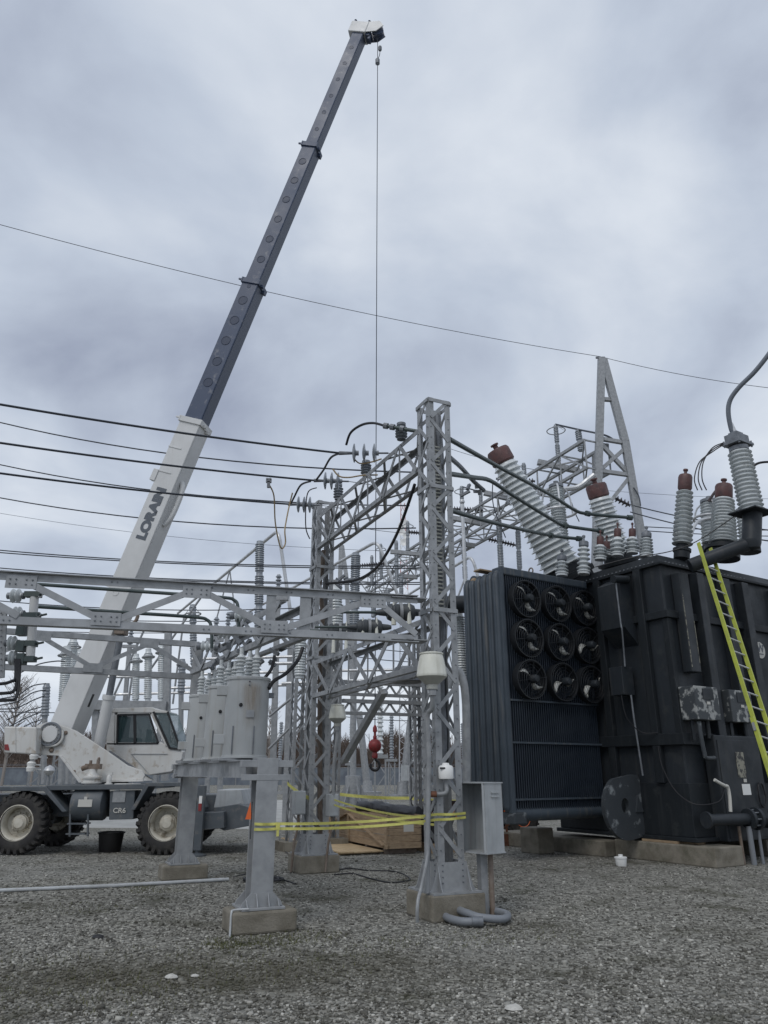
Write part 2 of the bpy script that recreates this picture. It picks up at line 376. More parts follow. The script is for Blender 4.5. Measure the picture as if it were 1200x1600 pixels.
# ================================================================== FAR EDGE OF THE YARD
def fence():
    Y = 122.; t = thing('slatted_fence', 'long grey slatted chain link fence along the far edge of the yard', 'fence', (0, Y, 0))
    x = -95.
    while x < 95:
        b = MB(); b.box((x+1.98, Y+random.uniform(-.01, .01), 1.25), (3.84, .06, 2.5)); b.build('panel', 'fence_slat', t)
        b = MB(); b.cyl((x, Y-.05, 0), (x, Y-.05, 2.75), .06, n=6); b.bar((x, Y-.05, 2.75), (x, Y-.5, 3.1), .05, .05); b.build('post', 'galv', t)
        x += 4.
    b = MB(); b.cyl((-95, Y-.06, 2.55), (95, Y-.06, 2.55), .04, n=6); b.build('top_rail', 'galv', t)
    for i in range(3):
        b = MB(); b.cyl((-95, Y-.2-.14*i, 2.85+.1*i), (95, Y-.2-.14*i, 2.85+.1*i), .012, n=4); b.build('barbed_wire', 'wire_far', t)
fence()
def bare_tree(b, p, h, k, rad=1.):
    p = V(p); top = p+V((random.uniform(-.6, .6), 0, h))
    b.cyl(p, top, .10*rad*h/7, .03*rad, 5)
    for _ in range(k):
        s = random.uniform(.18, .98); q = p.lerp(top, s); a = random.random()*6.28; l = h*random.uniform(.18, .42)*(1.15-s*.6)
        e_ = q+V((math.cos(a)*l*.7, math.sin(a)*l*.7, l*random.uniform(.5, 1)))
        b.cyl(q, e_, .035*rad, .012*rad, 3)
        for _ in range(4):
            s2 = random.uniform(.3, 1); q2 = q.lerp(e_, s2); a = random.random()*6.28; l2 = l*random.uniform(.2, .5)
            b.cyl(q2, q2+V((math.cos(a)*l2*.7, math.sin(a)*l2*.7, l2*random.uniform(.2, 1))), .016*rad, .008*rad, 3)
def woods():
    b = MB()
    for i in range(200):
        x = random.uniform(-100, 100); bare_tree(b, (x, random.uniform(128, 160), 0), random.uniform(6.0, 9.3) if x > -55 else random.uniform(5, 8), 10, 1.5)
    n = 150000                       # fine twigs and undergrowth as slender slivers
    x = rng.uniform(-100, 100, n); y = rng.uniform(126, 160, n); top = 7.0+1.2*np.sin(x*.31)+.9*np.sin(x*.83+1)
    z = rng.random(n)**1.1*top; a = rng.normal(0, .45, n); l = rng.uniform(.6, 1.9, n); w_ = rng.uniform(.03, .06, n)
    P = np.zeros((n, 3, 3)); P[:, 0] = np.stack([x-w_, y, z], 1); P[:, 1] = np.stack([x+w_, y, z], 1); P[:, 2] = np.stack([x+np.sin(a)*l, y+rng.normal(0, .3, n), z+np.cos(a)*l], 1)
    o = len(b.v); b.v += [tuple(q) for q in P.reshape(-1, 3)]; b.f += [(o+3*k, o+3*k+1, o+3*k+2) for k in range(n)]
    tag(b.build('bare_woods', 'twig', kind='stuff'), 'distant band of bare brown woods behind the fence', 'woods')
woods()
def bank():
    b = MB(); n = 60
    for i in range(n+1):
        x = -110+220*i/n; h = 2.6+.5*math.sin(i*1.3)+(1.6 if x < -45 else 0)
        b.v += [(x, 127, 0), (x, 133, h), (x, 170, h)]
    for i in range(n):
        for k in (0, 1): b.f.append((i*3+k, i*3+3+k, i*3+4+k, i*3+1+k))
    o = b.build('brown_bank', 'bank', kind='structure')
bank()
def lone_tree(px, Y, h, label, k=60):
    p = at(px, 1210, Y); p.z = 0; t = thing('bare_tree', label, 'tree', p, 'bare trees beyond the yard')
    b = MB(); b.cyl(p, p+UP*h*.55, .16, .09, 8); b.build('trunk', 'twig_pale', t)
    b = MB(); bare_tree(b, p+UP*h*.12, h*.88, k, 1.15); b.build('crown', 'twig_pale', t)
lone_tree(5, 75, 10.2, 'pale bare tree at the left edge behind the white counterweight', 110)
lone_tree(50, 88, 8.6, 'pale bare tree seen above the white counterweight')
lone_tree(752, 95, 9.0, 'bare tree behind the right foot of the front lattice tower')
lone_tree(420, 100, 9.5, 'bare tree seen right of the three grey tanks')

# ================================================================== NEAR STEEL: two lattice towers, trusses, left beam
D = V((-.416, .909, 0)).normalized(); NN = V((D.y, -D.x, 0))      # line of the steel, and across it
T1 = V((.80, 10.78, 0)); T2 = V((-1.34, 15.45, 0)); TA = .39
def tower_parts(t, c, z0, z1, a, leg, panel, bw, flip=0, one=False, mt='galv'):
    cs = {(i, j): c+D*(a/2*i)+NN*(a/2*j) for i in (-1, 1) for j in (-1, 1)}
    J = MB()
    for (i, j), p in cs.items():
        b = J if one else MB()
        b.ang(p+UP*z0, p+UP*z1, leg, .010, D*-i, NN*-j)
        if not one: b.build('leg', mt, t)
    n = max(2, round((z1-z0)/panel)); st = (z1-z0)/n
    for f, (A, B, o_) in enumerate((((-1, -1), (-1, 1), -D), ((-1, -1), (1, -1), -NN), ((1, -1), (1, 1), D), ((-1, 1), (1, 1), NN))):
        for k in range(n):
            A_, B_ = (A, B) if (k+f+flip) % 2 == 0 else (B, A)
            h = (cs[B_]-cs[A_]).normalized()
            p = cs[A_]+h*leg*.45+UP*(z0+st*(k+.06))+o_*.006; q = cs[B_]-h*leg*.45+UP*(z0+st*(k+.94))+o_*.006
            b = J if one else MB(); b.bar(p, q, bw, .011, o_)
            if not one: b.build('brace', mt, t)
    return J
def bolts_on(t, pts, nrm, r=.011):
    b = MB()
    for p in pts: b.lathe(p, nrm, [(r, 0), (r, .010), (r*.6, .013)], 6)
    if pts: b.build('bolts', 'galv_dark', t, kind='stuff')
def near_tower(c, label, z1):
    t = thing('lattice_tower', label, 'tower', c, 'grey lattice towers of the switch rack')
    fh = .30
    b = MB(); b.box(c+UP*fh/2, (.78, .74, fh), (NN, D, UP)); b.build('footing', 'concrete', t, bevel=.02)
    tower_parts(t, c, fh+.02, z1, TA, .095, .37, .056)
    for k, (ax, ox) in enumerate(((NN, -D), (D, -NN), (NN, D), (D, NN))):   # flared base gussets
        q = c+ox*(TA/2+.014)
        P = [q-ax*.34+UP*(fh+.022), q+ax*.34+UP*(fh+.022), q+ax*.30+UP*(fh+.07), q+ax*(TA/2+.01)+UP*(fh+.36), q-ax*(TA/2+.01)+UP*(fh+.36), q-ax*.30+UP*(fh+.07)]
        b = MB(); b.prism(P, ox*.012); b.build('gusset', 'galv_new', t)
        if k < 2: bolts_on(t, [q+ox*.012+ax*(s*(TA/2-.045+.02*0))+UP*(fh+.12+.07*i) for s in (-1, 1) for i in range(4)], ox)
    b = MB(); b.box(c+UP*(fh+.011), (.72, .72, .022), (NN, D, UP)); b.build('base_plate', 'galv', t)
    for zz in (3.98, 5.9, z1-.05):                                          # ties round the legs
        b = MB()
        for ax, ox in ((NN, -D), (D, -NN), (NN, D), (D, NN)):
            b.bar(c+ox*(TA/2+.02)-ax*TA/2+UP*zz, c+ox*(TA/2+.02)+ax*TA/2+UP*zz, .014, .06, UP)
        b.build('tie', 'galv', t)
    for ox, ax in ((-D, NN), (-NN, D)):
        bolts_on(t, [c+ox*(TA/2)+ax*s*(TA/2-.04)+UP*(fh+.5+.185*i) for s in (-1, 1) for i in range(int((z1-.9)/.185))], ox, .0085)
    return t
near_tower(T1, 'nearest grey lattice steel tower, in the middle of the yard', 7.42)
near_tower(T2, 'second grey lattice steel tower, behind the nearest one near the wooden crate', 7.40)

def truss(name, label, A, B, z0, z1, a, n, side, leg=.08, bw=.055, group=None):
    t = thing(name, label, 'truss', A+UP*z0, group)
    d = (B-A).normalized(); s = V((d.y, -d.x, 0)); Ln = (B-A).length
    for j in (-1, 1):
        for z, zz in ((z0, 1), (z1, -1)):
            b = MB(); b.ang(A+s*(a/2*j)+UP*z, B+s*(a/2*j)+UP*z, leg, .010, s*-j, UP*zz); b.build('chord', 'galv', t)
        for k in range(n):
            x0, x1 = Ln*k/n, Ln*(k+1)/n; zA, zB = (z0+.03, z1-.03) if k % 2 == 0 else (z1-.03, z0+.03)
            b = MB(); b.bar(A+s*(a/2*j+.008*j)+d*(x0+.03)+UP*zA, A+s*(a/2*j+.008*j)+d*(x1-.03)+UP*zB, bw, .013, s); b.build('diagonal', 'galv', t)
            if k % 2: 
                b = MB(); b.bar(A+s*(a/2*j-.006*j)+d*x0+UP*(z0+.02), A+s*(a/2*j-.006*j)+d*x0+UP*(z1-.02), .045, .011, s); b.build('upright', 'galv', t)
    for z in (z0, z1):
        for k in range(n):
            x0, x1 = Ln*k/n, Ln*(k+1)/n; j = 1 if k % 2 else -1
            b = MB(); b.bar(A+s*(a/2-.03)*j+d*x0+UP*(z-.008), A-s*(a/2-.03)*j+d*x1+UP*(z-.008), .045, .011, UP); b.build('lacing', 'galv', t)
    return t
A_, B_ = T1+D*(TA/2+.01), T2-D*(TA/2+.01)
truss('truss_beam', 'upper lattice truss beam carrying insulators between the two near towers', A_, B_, 6.28, 7.02, TA, 7, 1, bw=.07)
truss('truss_beam', 'lower lattice truss beam between the two near towers, above the red hook ball', A_, B_, 3.17, 3.90, TA, 5, 1, bw=.09)
b = MB(); p = T1+D*.2+UP*3.15-NN*.12; q = at(537, 1190, 14.9)
dg = thing('knee_brace', 'long diagonal steel knee brace under the lower truss beam', 'brace', q)
b = MB(); b.bar(at(537, 1190, 15.1), at(600, 1080, 12.9), .13, .09, -D); b.build('bar', 'galv_new', dg)

def left_beam():
    A = at(652, 943, 10.45); B = at(-60, 889, 8.95); z1, z0 = 4.13, 3.51
    A.z = B.z = 0; d = (B-A).normalized(); s = V((d.y, -d.x, 0))
    if s.y > 0: s = -s
    t = thing('gantry_beam', 'long horizontal grey steel beam with zigzag bracing, crossing in front of the crane', 'beam', A+UP*z0)
    for z, zz, nm in ((z1, -1, 'top_chord'), (z0, 1, 'bottom_chord')):
        b = MB(); b.box((A+B)/2+UP*(z+.03*zz), ((B-A).length, .012, .105), (d, s, UP)); b.bar(A+UP*(z+zz*-.02), B+UP*(z+zz*-.02), .13, .012); b.build(nm, 'galv_new', t)
    def X(px, py):
        r = ray(px, py); k = (A.x*d.y-A.y*d.x)/(r[0]*d.y-r[1]*d.x); return V((r[0]*k, r[1]*k, 0))
    xs = [(37, 155, 1), (300, 178, 1), (318, 420, 1), (575, 445, 1), (590, 650, 1), (-90, 25, 0)]
    for a_, b_, k in xs:
        p, q = X(a_, 930), X(b_, 985)
        b = MB(); b.bar(p+s*.013+UP*(z1-.09), q+s*.013+UP*(z0+.09), .085, .012, s); b.build('diagonal', 'galv_new', t)
    for px, z in ((305, z1-.10), (168, z0+.10), (430, z0+.10), (583, z1-.10), (27, z1-.10)):
        b = MB(); q = X(px, 950)+s*.023; b.box(q+UP*z, (.36, .010, .17), (d, s, UP)); b.build('gusset', 'galv_new', t)
        bolts_on(t, [q+s*.005+d*x+UP*(z+y) for x in (-.13, -.06, .06, .13) for y in (-.03, .03)], s)
    for px, wd in ((423, .13), (477, .15)):
        b = MB(); b.box(X(px, 960)-s*.02+UP*((z0+z1)/2), (wd, .02, z1-z0-.02), (d, s, UP)); b.build('post_plate', 'galv', t)
    for px in (628, 650):
        b = MB(); q = X(px, 940)
        for z in (z0+.01, z1-.01): b.box(q+UP*z-s*.10, (.32, .30, .014), (d, s, UP))
        b.build('seat_plate', 'galv', t)
    bolts_on(t, [X(px, 940)+s*.007+UP*(z-.03 if z > 3.8 else z+.03)+d*o_ for px in (20, 180, 330, 395, 455, 520, 600) for z in (z0, z1) for o_ in (0, .07)], s)
    return A, B, d, s
LA, LB, LD, LS = left_beam()
def rear_beam():
    A = V((-3.62, 14.5, 0)); B = at(-30, 1000, 12.9); z1, z0 = 4.12, 3.50; A.z = B.z = 0
    d = (B-A).normalized(); s = V((d.y, -d.x, 0)); s = -s if s.y > 0 else s
    t = thing('gantry_beam', 'shorter zigzag braced steel beam behind, crossing the base of the white boom', 'beam', A+UP*z0)
    for z, nm in ((z1, 'top_chord'), (z0, 'bottom_chord')):
        b = MB(); b.box((A+B)/2+UP*z, ((B-A).length, .10, .10), (d, s, UP)); b.build(nm, 'galv', t)
    Ln = (B-A).length; n = 4
    for k in range(n):
        za, zb = (z1-.06, z0+.06) if k % 2 else (z0+.06, z1-.06)
        b = MB(); b.bar(A+d*(Ln*k/n)+s*.06+UP*za, A+d*(Ln*(k+1)/n)+s*.06+UP*zb, .08, .012, s); b.build('diagonal', 'galv', t)
        b = MB(); b.box(A+d*(Ln*(k+1)/n)+s*.067+UP*zb, (.34, .012, .16), (d, s, UP)); b.build('gusset', 'galv', t)
    p = thing('steel_post', 'grey steel post carrying the rear beam behind the three tanks', 'post', A+UP*1.93)
    b = MB(); b.box(A+UP*3.05, (.16, .16, 2.2)); b.build('shaft', 'galv', p)
    b = MB(); b.box(A+UP*1.95, (.4, .4, .04)); b.build('base_plate', 'galv', p)
    # beam that ties the front and the rear beam together over the tanks
    c = thing('truss_beam', 'short truss beam over the three grey tanks, running back from the gantry beam', 'truss', A+UP*3.5)
    P0 = A+V((.12, -.1, 0)); P1 = LA.lerp(LB, .30)+V((0, .25, 0))
    dd = (P1-P0).normalized(); ss = V((dd.y, -dd.x, 0)); L_ = (P1-P0).length
    for z in (3.52, 4.02):
        for j in (-1, 1):
            b = MB(); b.ang(P0+ss*.22*j+UP*z, P1+ss*.22*j+UP*z, .09, .012, ss*-j, UP*(-1 if z > 3.8 else 1)); b.build('chord', 'galv', c)
    for j in (-1, 1):
        for k in range(6):
            za, zb = (3.55, 4.0) if k % 2 else (4.0, 3.55)
            b = MB(); b.bar(P0+ss*.235*j+dd*L_*k/6+UP*za, P0+ss*.235*j+dd*L_*(k+1)/6+UP*zb, .07, .012, ss); b.build('diagonal', 'galv', c)
    return A, B, P0, P1
RA, RB, XP0, XP1 = rear_beam()

# ================================================================== INSULATORS AND NEAR BUSWORK
def sheds(Ln, rc, rs, n, rc2=None, rs2=None):
    rc2 = rc2 or rc; rs2 = rs2 or rs; pr = [(rc, 0)]
    for k in range(n):
        h = Ln*(k+.15)/n; st = Ln/n; f = k/max(1, n-1); a, b_ = rc+(rc2-rc)*f, rs+(rs2-rs)*f
        pr += [(a, h), (b_*.97, h+st*.10), (b_, h+st*.20), (b_*.9, h+st*.34), (a*1.08, h+st*.62)]
    pr.append((rc2, Ln)); return pr
def insulator(label, p, q, rc, rs, n, name='post_insulator', cat='insulator', mp='porcelain_grey', cap='galv_dark', ends=(.07, .07), group=None, seg=18, rc2=None, rs2=None):
    p, q = V(p), V(q); d = (q-p).normalized(); Ln = (q-p).length
    t = thing(name, label, cat, p, group)
    b = MB(); b.lathe(p, d, [(rc*1.25, 0), (rc*1.25, ends[0]*.5), (rc*1.05, ends[0])], seg); b.build('base_fitting', cap, t, True)
    b = MB(); b.lathe(p+d*ends[0], d, sheds(Ln-ends[0]-ends[1], rc, rs, n, rc2, rs2), seg); b.build('porcelain', mp, t, True)
    b = MB(); r = rc2 or rc; b.lathe(q-d*ends[1], d, [(r*1.05, 0), (r*1.3, ends[1]*.3), (r*1.3, ends[1])], seg); b.build('top_fitting', cap, t, True)
    return t
def cable(name, label, pts, r, m='cable', cat='cable', group=None, n=8, sub=6):
    b = MB(); b.tube(pts, r, n, sub); return tag(b.build(name, m, smooth=True), label, cat, group)
def sagwire(name, label, p, q, sag, r, m='wire', group='overhead wires', k=14):
    p, q = V(p), V(q); pts = [p.lerp(q, i/k)-UP*(sag*4*(i/k)*(1-i/k)) for i in range(k+1)]
    b = MB(); b.tube(pts, r, 6, 1); return tag(b.build(name, m, smooth=True), label, 'wire', group)

# strain insulator strings at the upper truss, with their incoming conductors
STR = [((540, 708), (598, 708), 12.1, 'highest'), ((500, 751), (537, 752), 13.5, 'middle'), ((459, 788), (492, 789), 14.7, 'lowest')]
LW = [(-40, 625, 10.0), (-40, 686, 10.7), (-40, 734, 11.3)]
jump = []
for i, ((a, b_, Y, nm)) in enumerate(STR):
    p, q = at(*a, Y), at(*b_, Y); d = (q-p).normalized(); Ln = (q-p).length
    t = thing('strain_insulator', 'string of three grey insulator discs, %s of the three strings at the upper truss' % nm, 'insulator', p, 'strain insulator strings')
    for k in range(3):
        b = MB(); c = p+d*Ln*(.25+.27*k); b.lathe(c-d*.05, d, [(.03, 0), (.09, .008), (.165, .028), (.175, .040), (.165, .050), (.07, .062), (.045, .075), (.045, .12)], 18); b.build('disc', 'porcelain_grey', t, True)
    b = MB(); b.cyl(p-d*.12, p+d*Ln*.2, .04, .026, 8); b.build('clamp', 'galv_dark', t, True); b = MB(); b.cyl(q-d*.08, q+d*.1, .018, n=8); b.build('end_link', 'galv_dark', t, True)
    b = MB(); tie = q+d*.1; b.cyl(tie, tie+V((.55, .1, -.05)), .008, n=6); b.build('tie_rod', 'galv', t)
    sagwire('conductor', 'thick black conductor wire from the left edge to the %s insulator string' % nm, at(*LW[i]), p-d*.1, .05, .019, group='near conductors on the left')
# post insulators on the upper truss with bus ends
POST = [((627, 672), (625, 688), 11.3, 'right'), ((572, 722), (572, 742), 12.9, 'middle'), ((529, 757), (529, 772), 14.2, 'left')]
for (a, b_, Y, nm) in POST:
    q = at(*a, Y); p = V((q.x, q.y, 7.03)); q.z = max(q.z, 7.03+.30)
    insulator('stubby grey post insulator on top of the upper truss, %s of three' % nm, p, q, .06, .105, 4, group='post insulators on the truss', ends=(.04, .06))
bp = at(600, 665, 11.2); bq = at(652, 674, 11.0)
bs = thing('bus_bar', 'dark bus tube with clamps at the top of the nearest tower', 'bus bar', bp, 'dark bus tubes')
b = MB(); b.cyl(bp, bq, .032, n=12); b.build('tube', 'bus_green', bs, True)
for s in (.05, .25, .55):
    b = MB(); b.lathe(bp.lerp(bq, s)-(bq-bp).normalized()*.03, bq-bp, [(.055, 0), (.055, .07)], 8); b.build('clamp', 'galv_dark', bs)
cable('jumper_cable', 'black jumper looping up from the highest string to the dark bus tube', [at(541, 695, 12), at(548, 676, 11.8), at(565, 664, 11.6), at(583, 661, 11.4), bp], .022)
cable('jumper_cable', 'black jumper curving down from the highest string to the middle one', [at(532, 708, 12.1), at(517, 715, 12.5), at(505, 735, 13), at(494, 750, 13.5)], .02)
cable('jumper_cable', 'black jumper curving down from the middle string to the lowest one', [at(485, 752, 13.5), at(470, 758, 13.9), at(460, 776, 14.3), at(455, 786, 14.6)], .02)
cable('jumper_cable', 'tan jumper cable drooping under the upper truss from the middle string', [at(520, 733, 12.8), at(530, 744, 12.8), at(545, 746, 12.8), at(565, 743, 12.8), at(590, 742, 12.7)], .015, 'cable_tan')
cable('jumper_cable', 'tan jumper cable hanging beside the highest string', [at(552, 715, 12.2), at(562, 724, 12.2), at(580, 722, 12.1), at(596, 717, 12)], .013, 'cable_tan')
cable('jumper_cable', 'tan loop of cable hanging from the clamp on the middle conductor', [at(421, 758, 13.0), at(428, 775, 13.2), at(430, 815, 13.5), at(436, 848, 13.7), at(441, 857, 13.8), at(446, 848, 13.9), at(445, 830, 13.9), at(447, 815, 14.1), at(452, 790, 14.3), at(457, 770, 14.2)], .014, 'cable_tan')
cable('jumper_cable', 'thin black cable hanging down past the lowest insulator string', [at(495, 762, 14), at(482, 768, 14), at(478, 790, 14.1), at(478, 825, 14.2), at(484, 842, 14.3)], .012)
c = at(420, 751, 12.95); t = thing('wire_clamp', 'dark bolted clamp on the middle conductor', 'clamp', c)
b = MB(); b.box(c, (.10, .06, .08)); b.box(c-UP*.08, (.05, .06, .12)); b.build('body', 'galv_dark', t)
b = MB()
for s in (-1, 1): b.cyl(c+V((s*.03, -.05, .03)), c+V((s*.03, .05, .03)), .012, n=6)
b.build('bolts', 'galv', t)

# three dark bus tubes that run from the rack to the transformer
BUS = [('upper', [at(702, 686, 10.9), at(775, 727, 13.2), at(860, 773, 16.3), at(898, 797, 17.6), at(920, 803, 17.9), at(986, 809, 18.2)]),
       ('middle', [at(700, 740, 11.3), at(740, 746, 12.6), at(766, 751, 13.4), at(800, 773, 14.6), at(868, 815, 17.2), at(885, 822, 17.7), at(940, 830, 18.1)]),
       ('lowest', [at(702, 797, 11.8), at(780, 819, 14.5), at(862, 837, 17.6), at(906, 842, 18.2)])]
for nm, pts in BUS:
    t = thing('bus_bar', '%s of three long dark tubes from the nearest tower to the transformer' % nm, 'bus bar', pts[0], 'dark bus tubes')
    b = MB(); b.tube(pts, .043, 10, 4); b.build('tube', 'bus_green', t, True)
    for p, q in ((pts[-1], pts[-2]), (pts[-2], pts[-3])):
        b = MB(); d = (q-p).normalized(); b.lathe(p-d*.02, d, [(.075, 0), (.075, .12)], 8); b.build('clamp', 'bus_green', t)
cable('bus_cable', 'grey tube bent down from the top of the nearest tower', [at(703, 715, 11), at(720, 730, 12), at(740, 752, 13), at(756, 766, 13.6)], .04, 'galv_dark', 'bus bar')
cable('bus_cable', 'thick black cable sweeping down through the upper truss beam', [at(648, 757, 11.2), at(637, 790, 11.6), at(622, 830, 12.2), at(604, 865, 13), at(585, 890, 13.8), at(560, 905, 14.5), at(530, 910, 15), at(510, 912, 15.3)], .028)
cable('bus_cable', 'thick black cable looping down to the large grey tank', [at(473, 1012, 11.3), at(465, 1032, 11.2), at(447, 1052, 11.0), at(428, 1064, 10.9), at(420, 1076, 10.8)], .028)
cable('bus_cable', 'black cable from the bushings down to the side of the large grey tank', [at(429, 1025, 11), at(424, 1045, 10.9), at(413, 1060, 10.8)], .024)

# horizontal dark interrupters on the lower truss
for px, py, Y, nm in ((626, 957, 11.4, 'right'), (577, 980, 12.9, 'middle'), (531, 985, 14.2, 'left')):
    c = at(px, py, Y); t = thing('switch_pole', 'dark barrel shaped horizontal switch on the lower truss, %s of three' % nm, 'switch', c-UP*.2, 'barrel switches')
    d = V((.93, .12, .02)).normalized()
    b = MB()
    for s in (-1, 1): b.lathe(c+d*.03*s, d*s, [(.13, 0), (.14, .03), (.135, .06), (.145, .08), (.135, .10), (.14, .12), (.11, .18), (.06, .2), (.05, .30), (.035, .36)], 18)
    b.build('barrel', 'barrel_dark', t, True)
    b = MB(); b.lathe(c-d*.025, d, [(.15, 0), (.15, .05)], 18); b.build('band', 'galv', t, True)
    for s in (-.11, .13):
        b = MB(); b.lathe(V((c.x+s, c.y-.10, 3.9)), UP, [(.04, 0), (.012, max(.1, c.z-3.75))], 8); b.build('support_cone', 'lamp_white', t, True)
    b = MB(); b.cyl(c-d*.35, c-d*.95, .022, n=8); b.build('stem', 'bus_green', t, True)

# left end of the gantry beam: switch with horizontal insulators and white tube
def left_switch():
    base = at(51, 1040, 9.6)
    t = thing('disconnect_switch', 'white vertical tube of a disconnect switch at the left edge', 'switch', base)
    b = MB(); b.cyl(at(47, 1032, 9.6), at(54, 930, 9.6), .055, n=16); b.build('tube', 'white_clean', t, True)
    for px, py in ((52, 929), (50, 962), (45, 1006), (43, 1030)):
        b = MB(); c = at(px, py, 9.6); b.box(c, (.20, .11, .07)); b.cyl(c+XA*.1, c+XA*.19+UP*.02, .015, n=6); b.build('clamp', 'bus_green', t)
    for py in (985, 1010, 1030):
        b = MB(); b.box(at(34, py, 9.6), (.10, .12, .14)); b.build('clamp_block', 'bus_green', t)
    b = MB()
    for px, py in ((63, 930), (60, 960)): b.ring(at(px, py, 9.55), YA, .028, .006, 14, 5)
    b.build('eye_ring', 'galv', t)
    for k, (py, x0, x1) in enumerate(((931, 12, 38), (959, 16, 38), (1005, 8, 30), (1028, 10, 30))):
        insulator('horizontal ribbed insulator holding the white switch tube, %s' % ('topmost of four', 'second from the top', 'third from the top', 'lowest of four')[k], at(x0, py, 9.6), at(x1, py, 9.6), .035, .095, 2, group='horizontal switch insulators', ends=(.05, .03), mp='porcelain')
    p = thing('steel_post', 'bolted grey steel plate post at the left edge', 'post', at(5, 1060, 9.62))
    b = MB(); b.bar(at(-2, 1060, 9.62), at(3, 950, 9.62), .14, .03, YA); b.build('plate', 'galv', p)
    bolts_on(p, [at(2, y, 9.59) for y in range(958, 1056, 9)], -YA)
    for k, (x, yb, xe) in enumerate(((30, 1094, -20), (27, 1083, -20), (24, 1068, -20))):
        cable('bus_cable', 'black cable bending out of the frame below the left switch, %s of three' % ('lowest', 'middle', 'highest')[k], [at(x+1, 1030, 9.55), at(x, 1060, 9.5), at(x-5, yb-4, 9.4), at(x-18, yb, 9.3), at(xe, yb+1, 9.2)], .02)
left_switch()
for k, (y0, x1, y1) in enumerate(((912, 372, 936), (947, 330, 967))):
    A = at(46, y0, 10.2); B = at(x1-30, y1-3, 11.2)
    cable('bus_bar', ('upper', 'lower')[k]+' dark level bus tube with hooked end, behind the gantry beam on the left',
          [A, A.lerp(B, .5), B, at(x1-6, y1+2, 11.3), at(x1, y1+14, 11.3), at(x1+1, y1+46, 11.3)], .026, 'bus_green', 'bus bar', n=10)
for k, (px, py, Y) in enumerate(((360, 962, 11.3), (335, 988, 11.9), (308, 1010, 12.6))):
    insulator('horizontal grey insulator on the short truss beam, %s of three' % ('right', 'middle', 'left')[k], at(px, py, Y), at(px+34, py+1, Y), .05, .10, 3, group='insulators on the short truss', mp='porcelain')

# ================================================================== LAMPS, CABINET AND SMALL THINGS ON THE TOWERS
def urn_lamp(p, label, s=1., pipe_to=None):
    t = thing('yard_lamp', label, 'lamp', p, 'yard lamps')
    b = MB(); b.lathe(p, UP, [(.085*s, -.06), (.085*s, 0), (.13*s, .03*s), (.225*s, .115*s)], 28); b.build('ballast_cone', 'lamp_shade_base', t, True)
    b = MB(); b.lathe(p, UP, [(.225*s, .115*s), (.232*s, .135*s), (.228*s, .16*s), (.216*s, .26*s), (.188*s, .39*s), (.172*s, .445*s)], 28); b.build('globe', 'lamp_white', t, True)
    b = MB(); b.lathe(p, UP, [(.172*s, .445*s), (.184*s, .45*s), (.184*s, .47*s), (.12*s, .485*s), (.02, .495*s)], 28); b.build('cap', 'lamp_white', t, True)
    b = MB(); b.cyl(p-UP*.14, p-UP*.05, .055, n=14)
    if pipe_to: b.tube(pipe_to, .035, 10, 6)
    b.build('conduit', 'galv', t, True)

p = at(675, 1070, 10.2)
urn_lamp(p, 'large cream urn shaped lamp on the nearest tower', .9, [p-UP*.1, p-UP*.3+V((-.0, .05, 0)), at(668, 1120, 10.35), at(670, 1180, 10.4), at(669, 1260, 10.42), at(668, 1330, 10.42), at(667, 1395, 10.4)])
p = at(527, 1130, 15.0)
urn_lamp(p, 'small cream urn shaped lamp on the second tower', .74, [p-UP*.1, p-UP*.3, p-UP*.8+V((-.05, .05, 0)), p-UP*1.6+V((-.05, .1, 0))])
p = at(697, 1217, 10.45); t = thing('bell_housing', 'white capped cylinder fitting on the nearest tower above the yellow tape', 'fitting', p)
b = MB(); b.lathe(p, UP, [(.095, 0), (.10, .012), (.10, .14), (.085, .165), (.05, .175), (.045, .2), (.0, .205)], 22); b.build('housing', 'plastic_white', t, True)
b = MB(); b.box(p+V((-.05, -.085, .135)), (.07, .03, .02)); b.build('vent_slot', 'black', t)
b = MB(); b.tube([p, p-UP*.08, p+V((.0, .0, -.16)), p+V((-.06, .02, -.19)), p+V((-.2, .06, -.19))], .03, 10); b.build('bracket_pipe', 'galv', t, True)
b = MB(); b.cyl(p+V((-.27, .0, -.19)), p+V((-.13, .0, -.19)), .04, n=10); b.build('coupling', 'rusty', t, True)

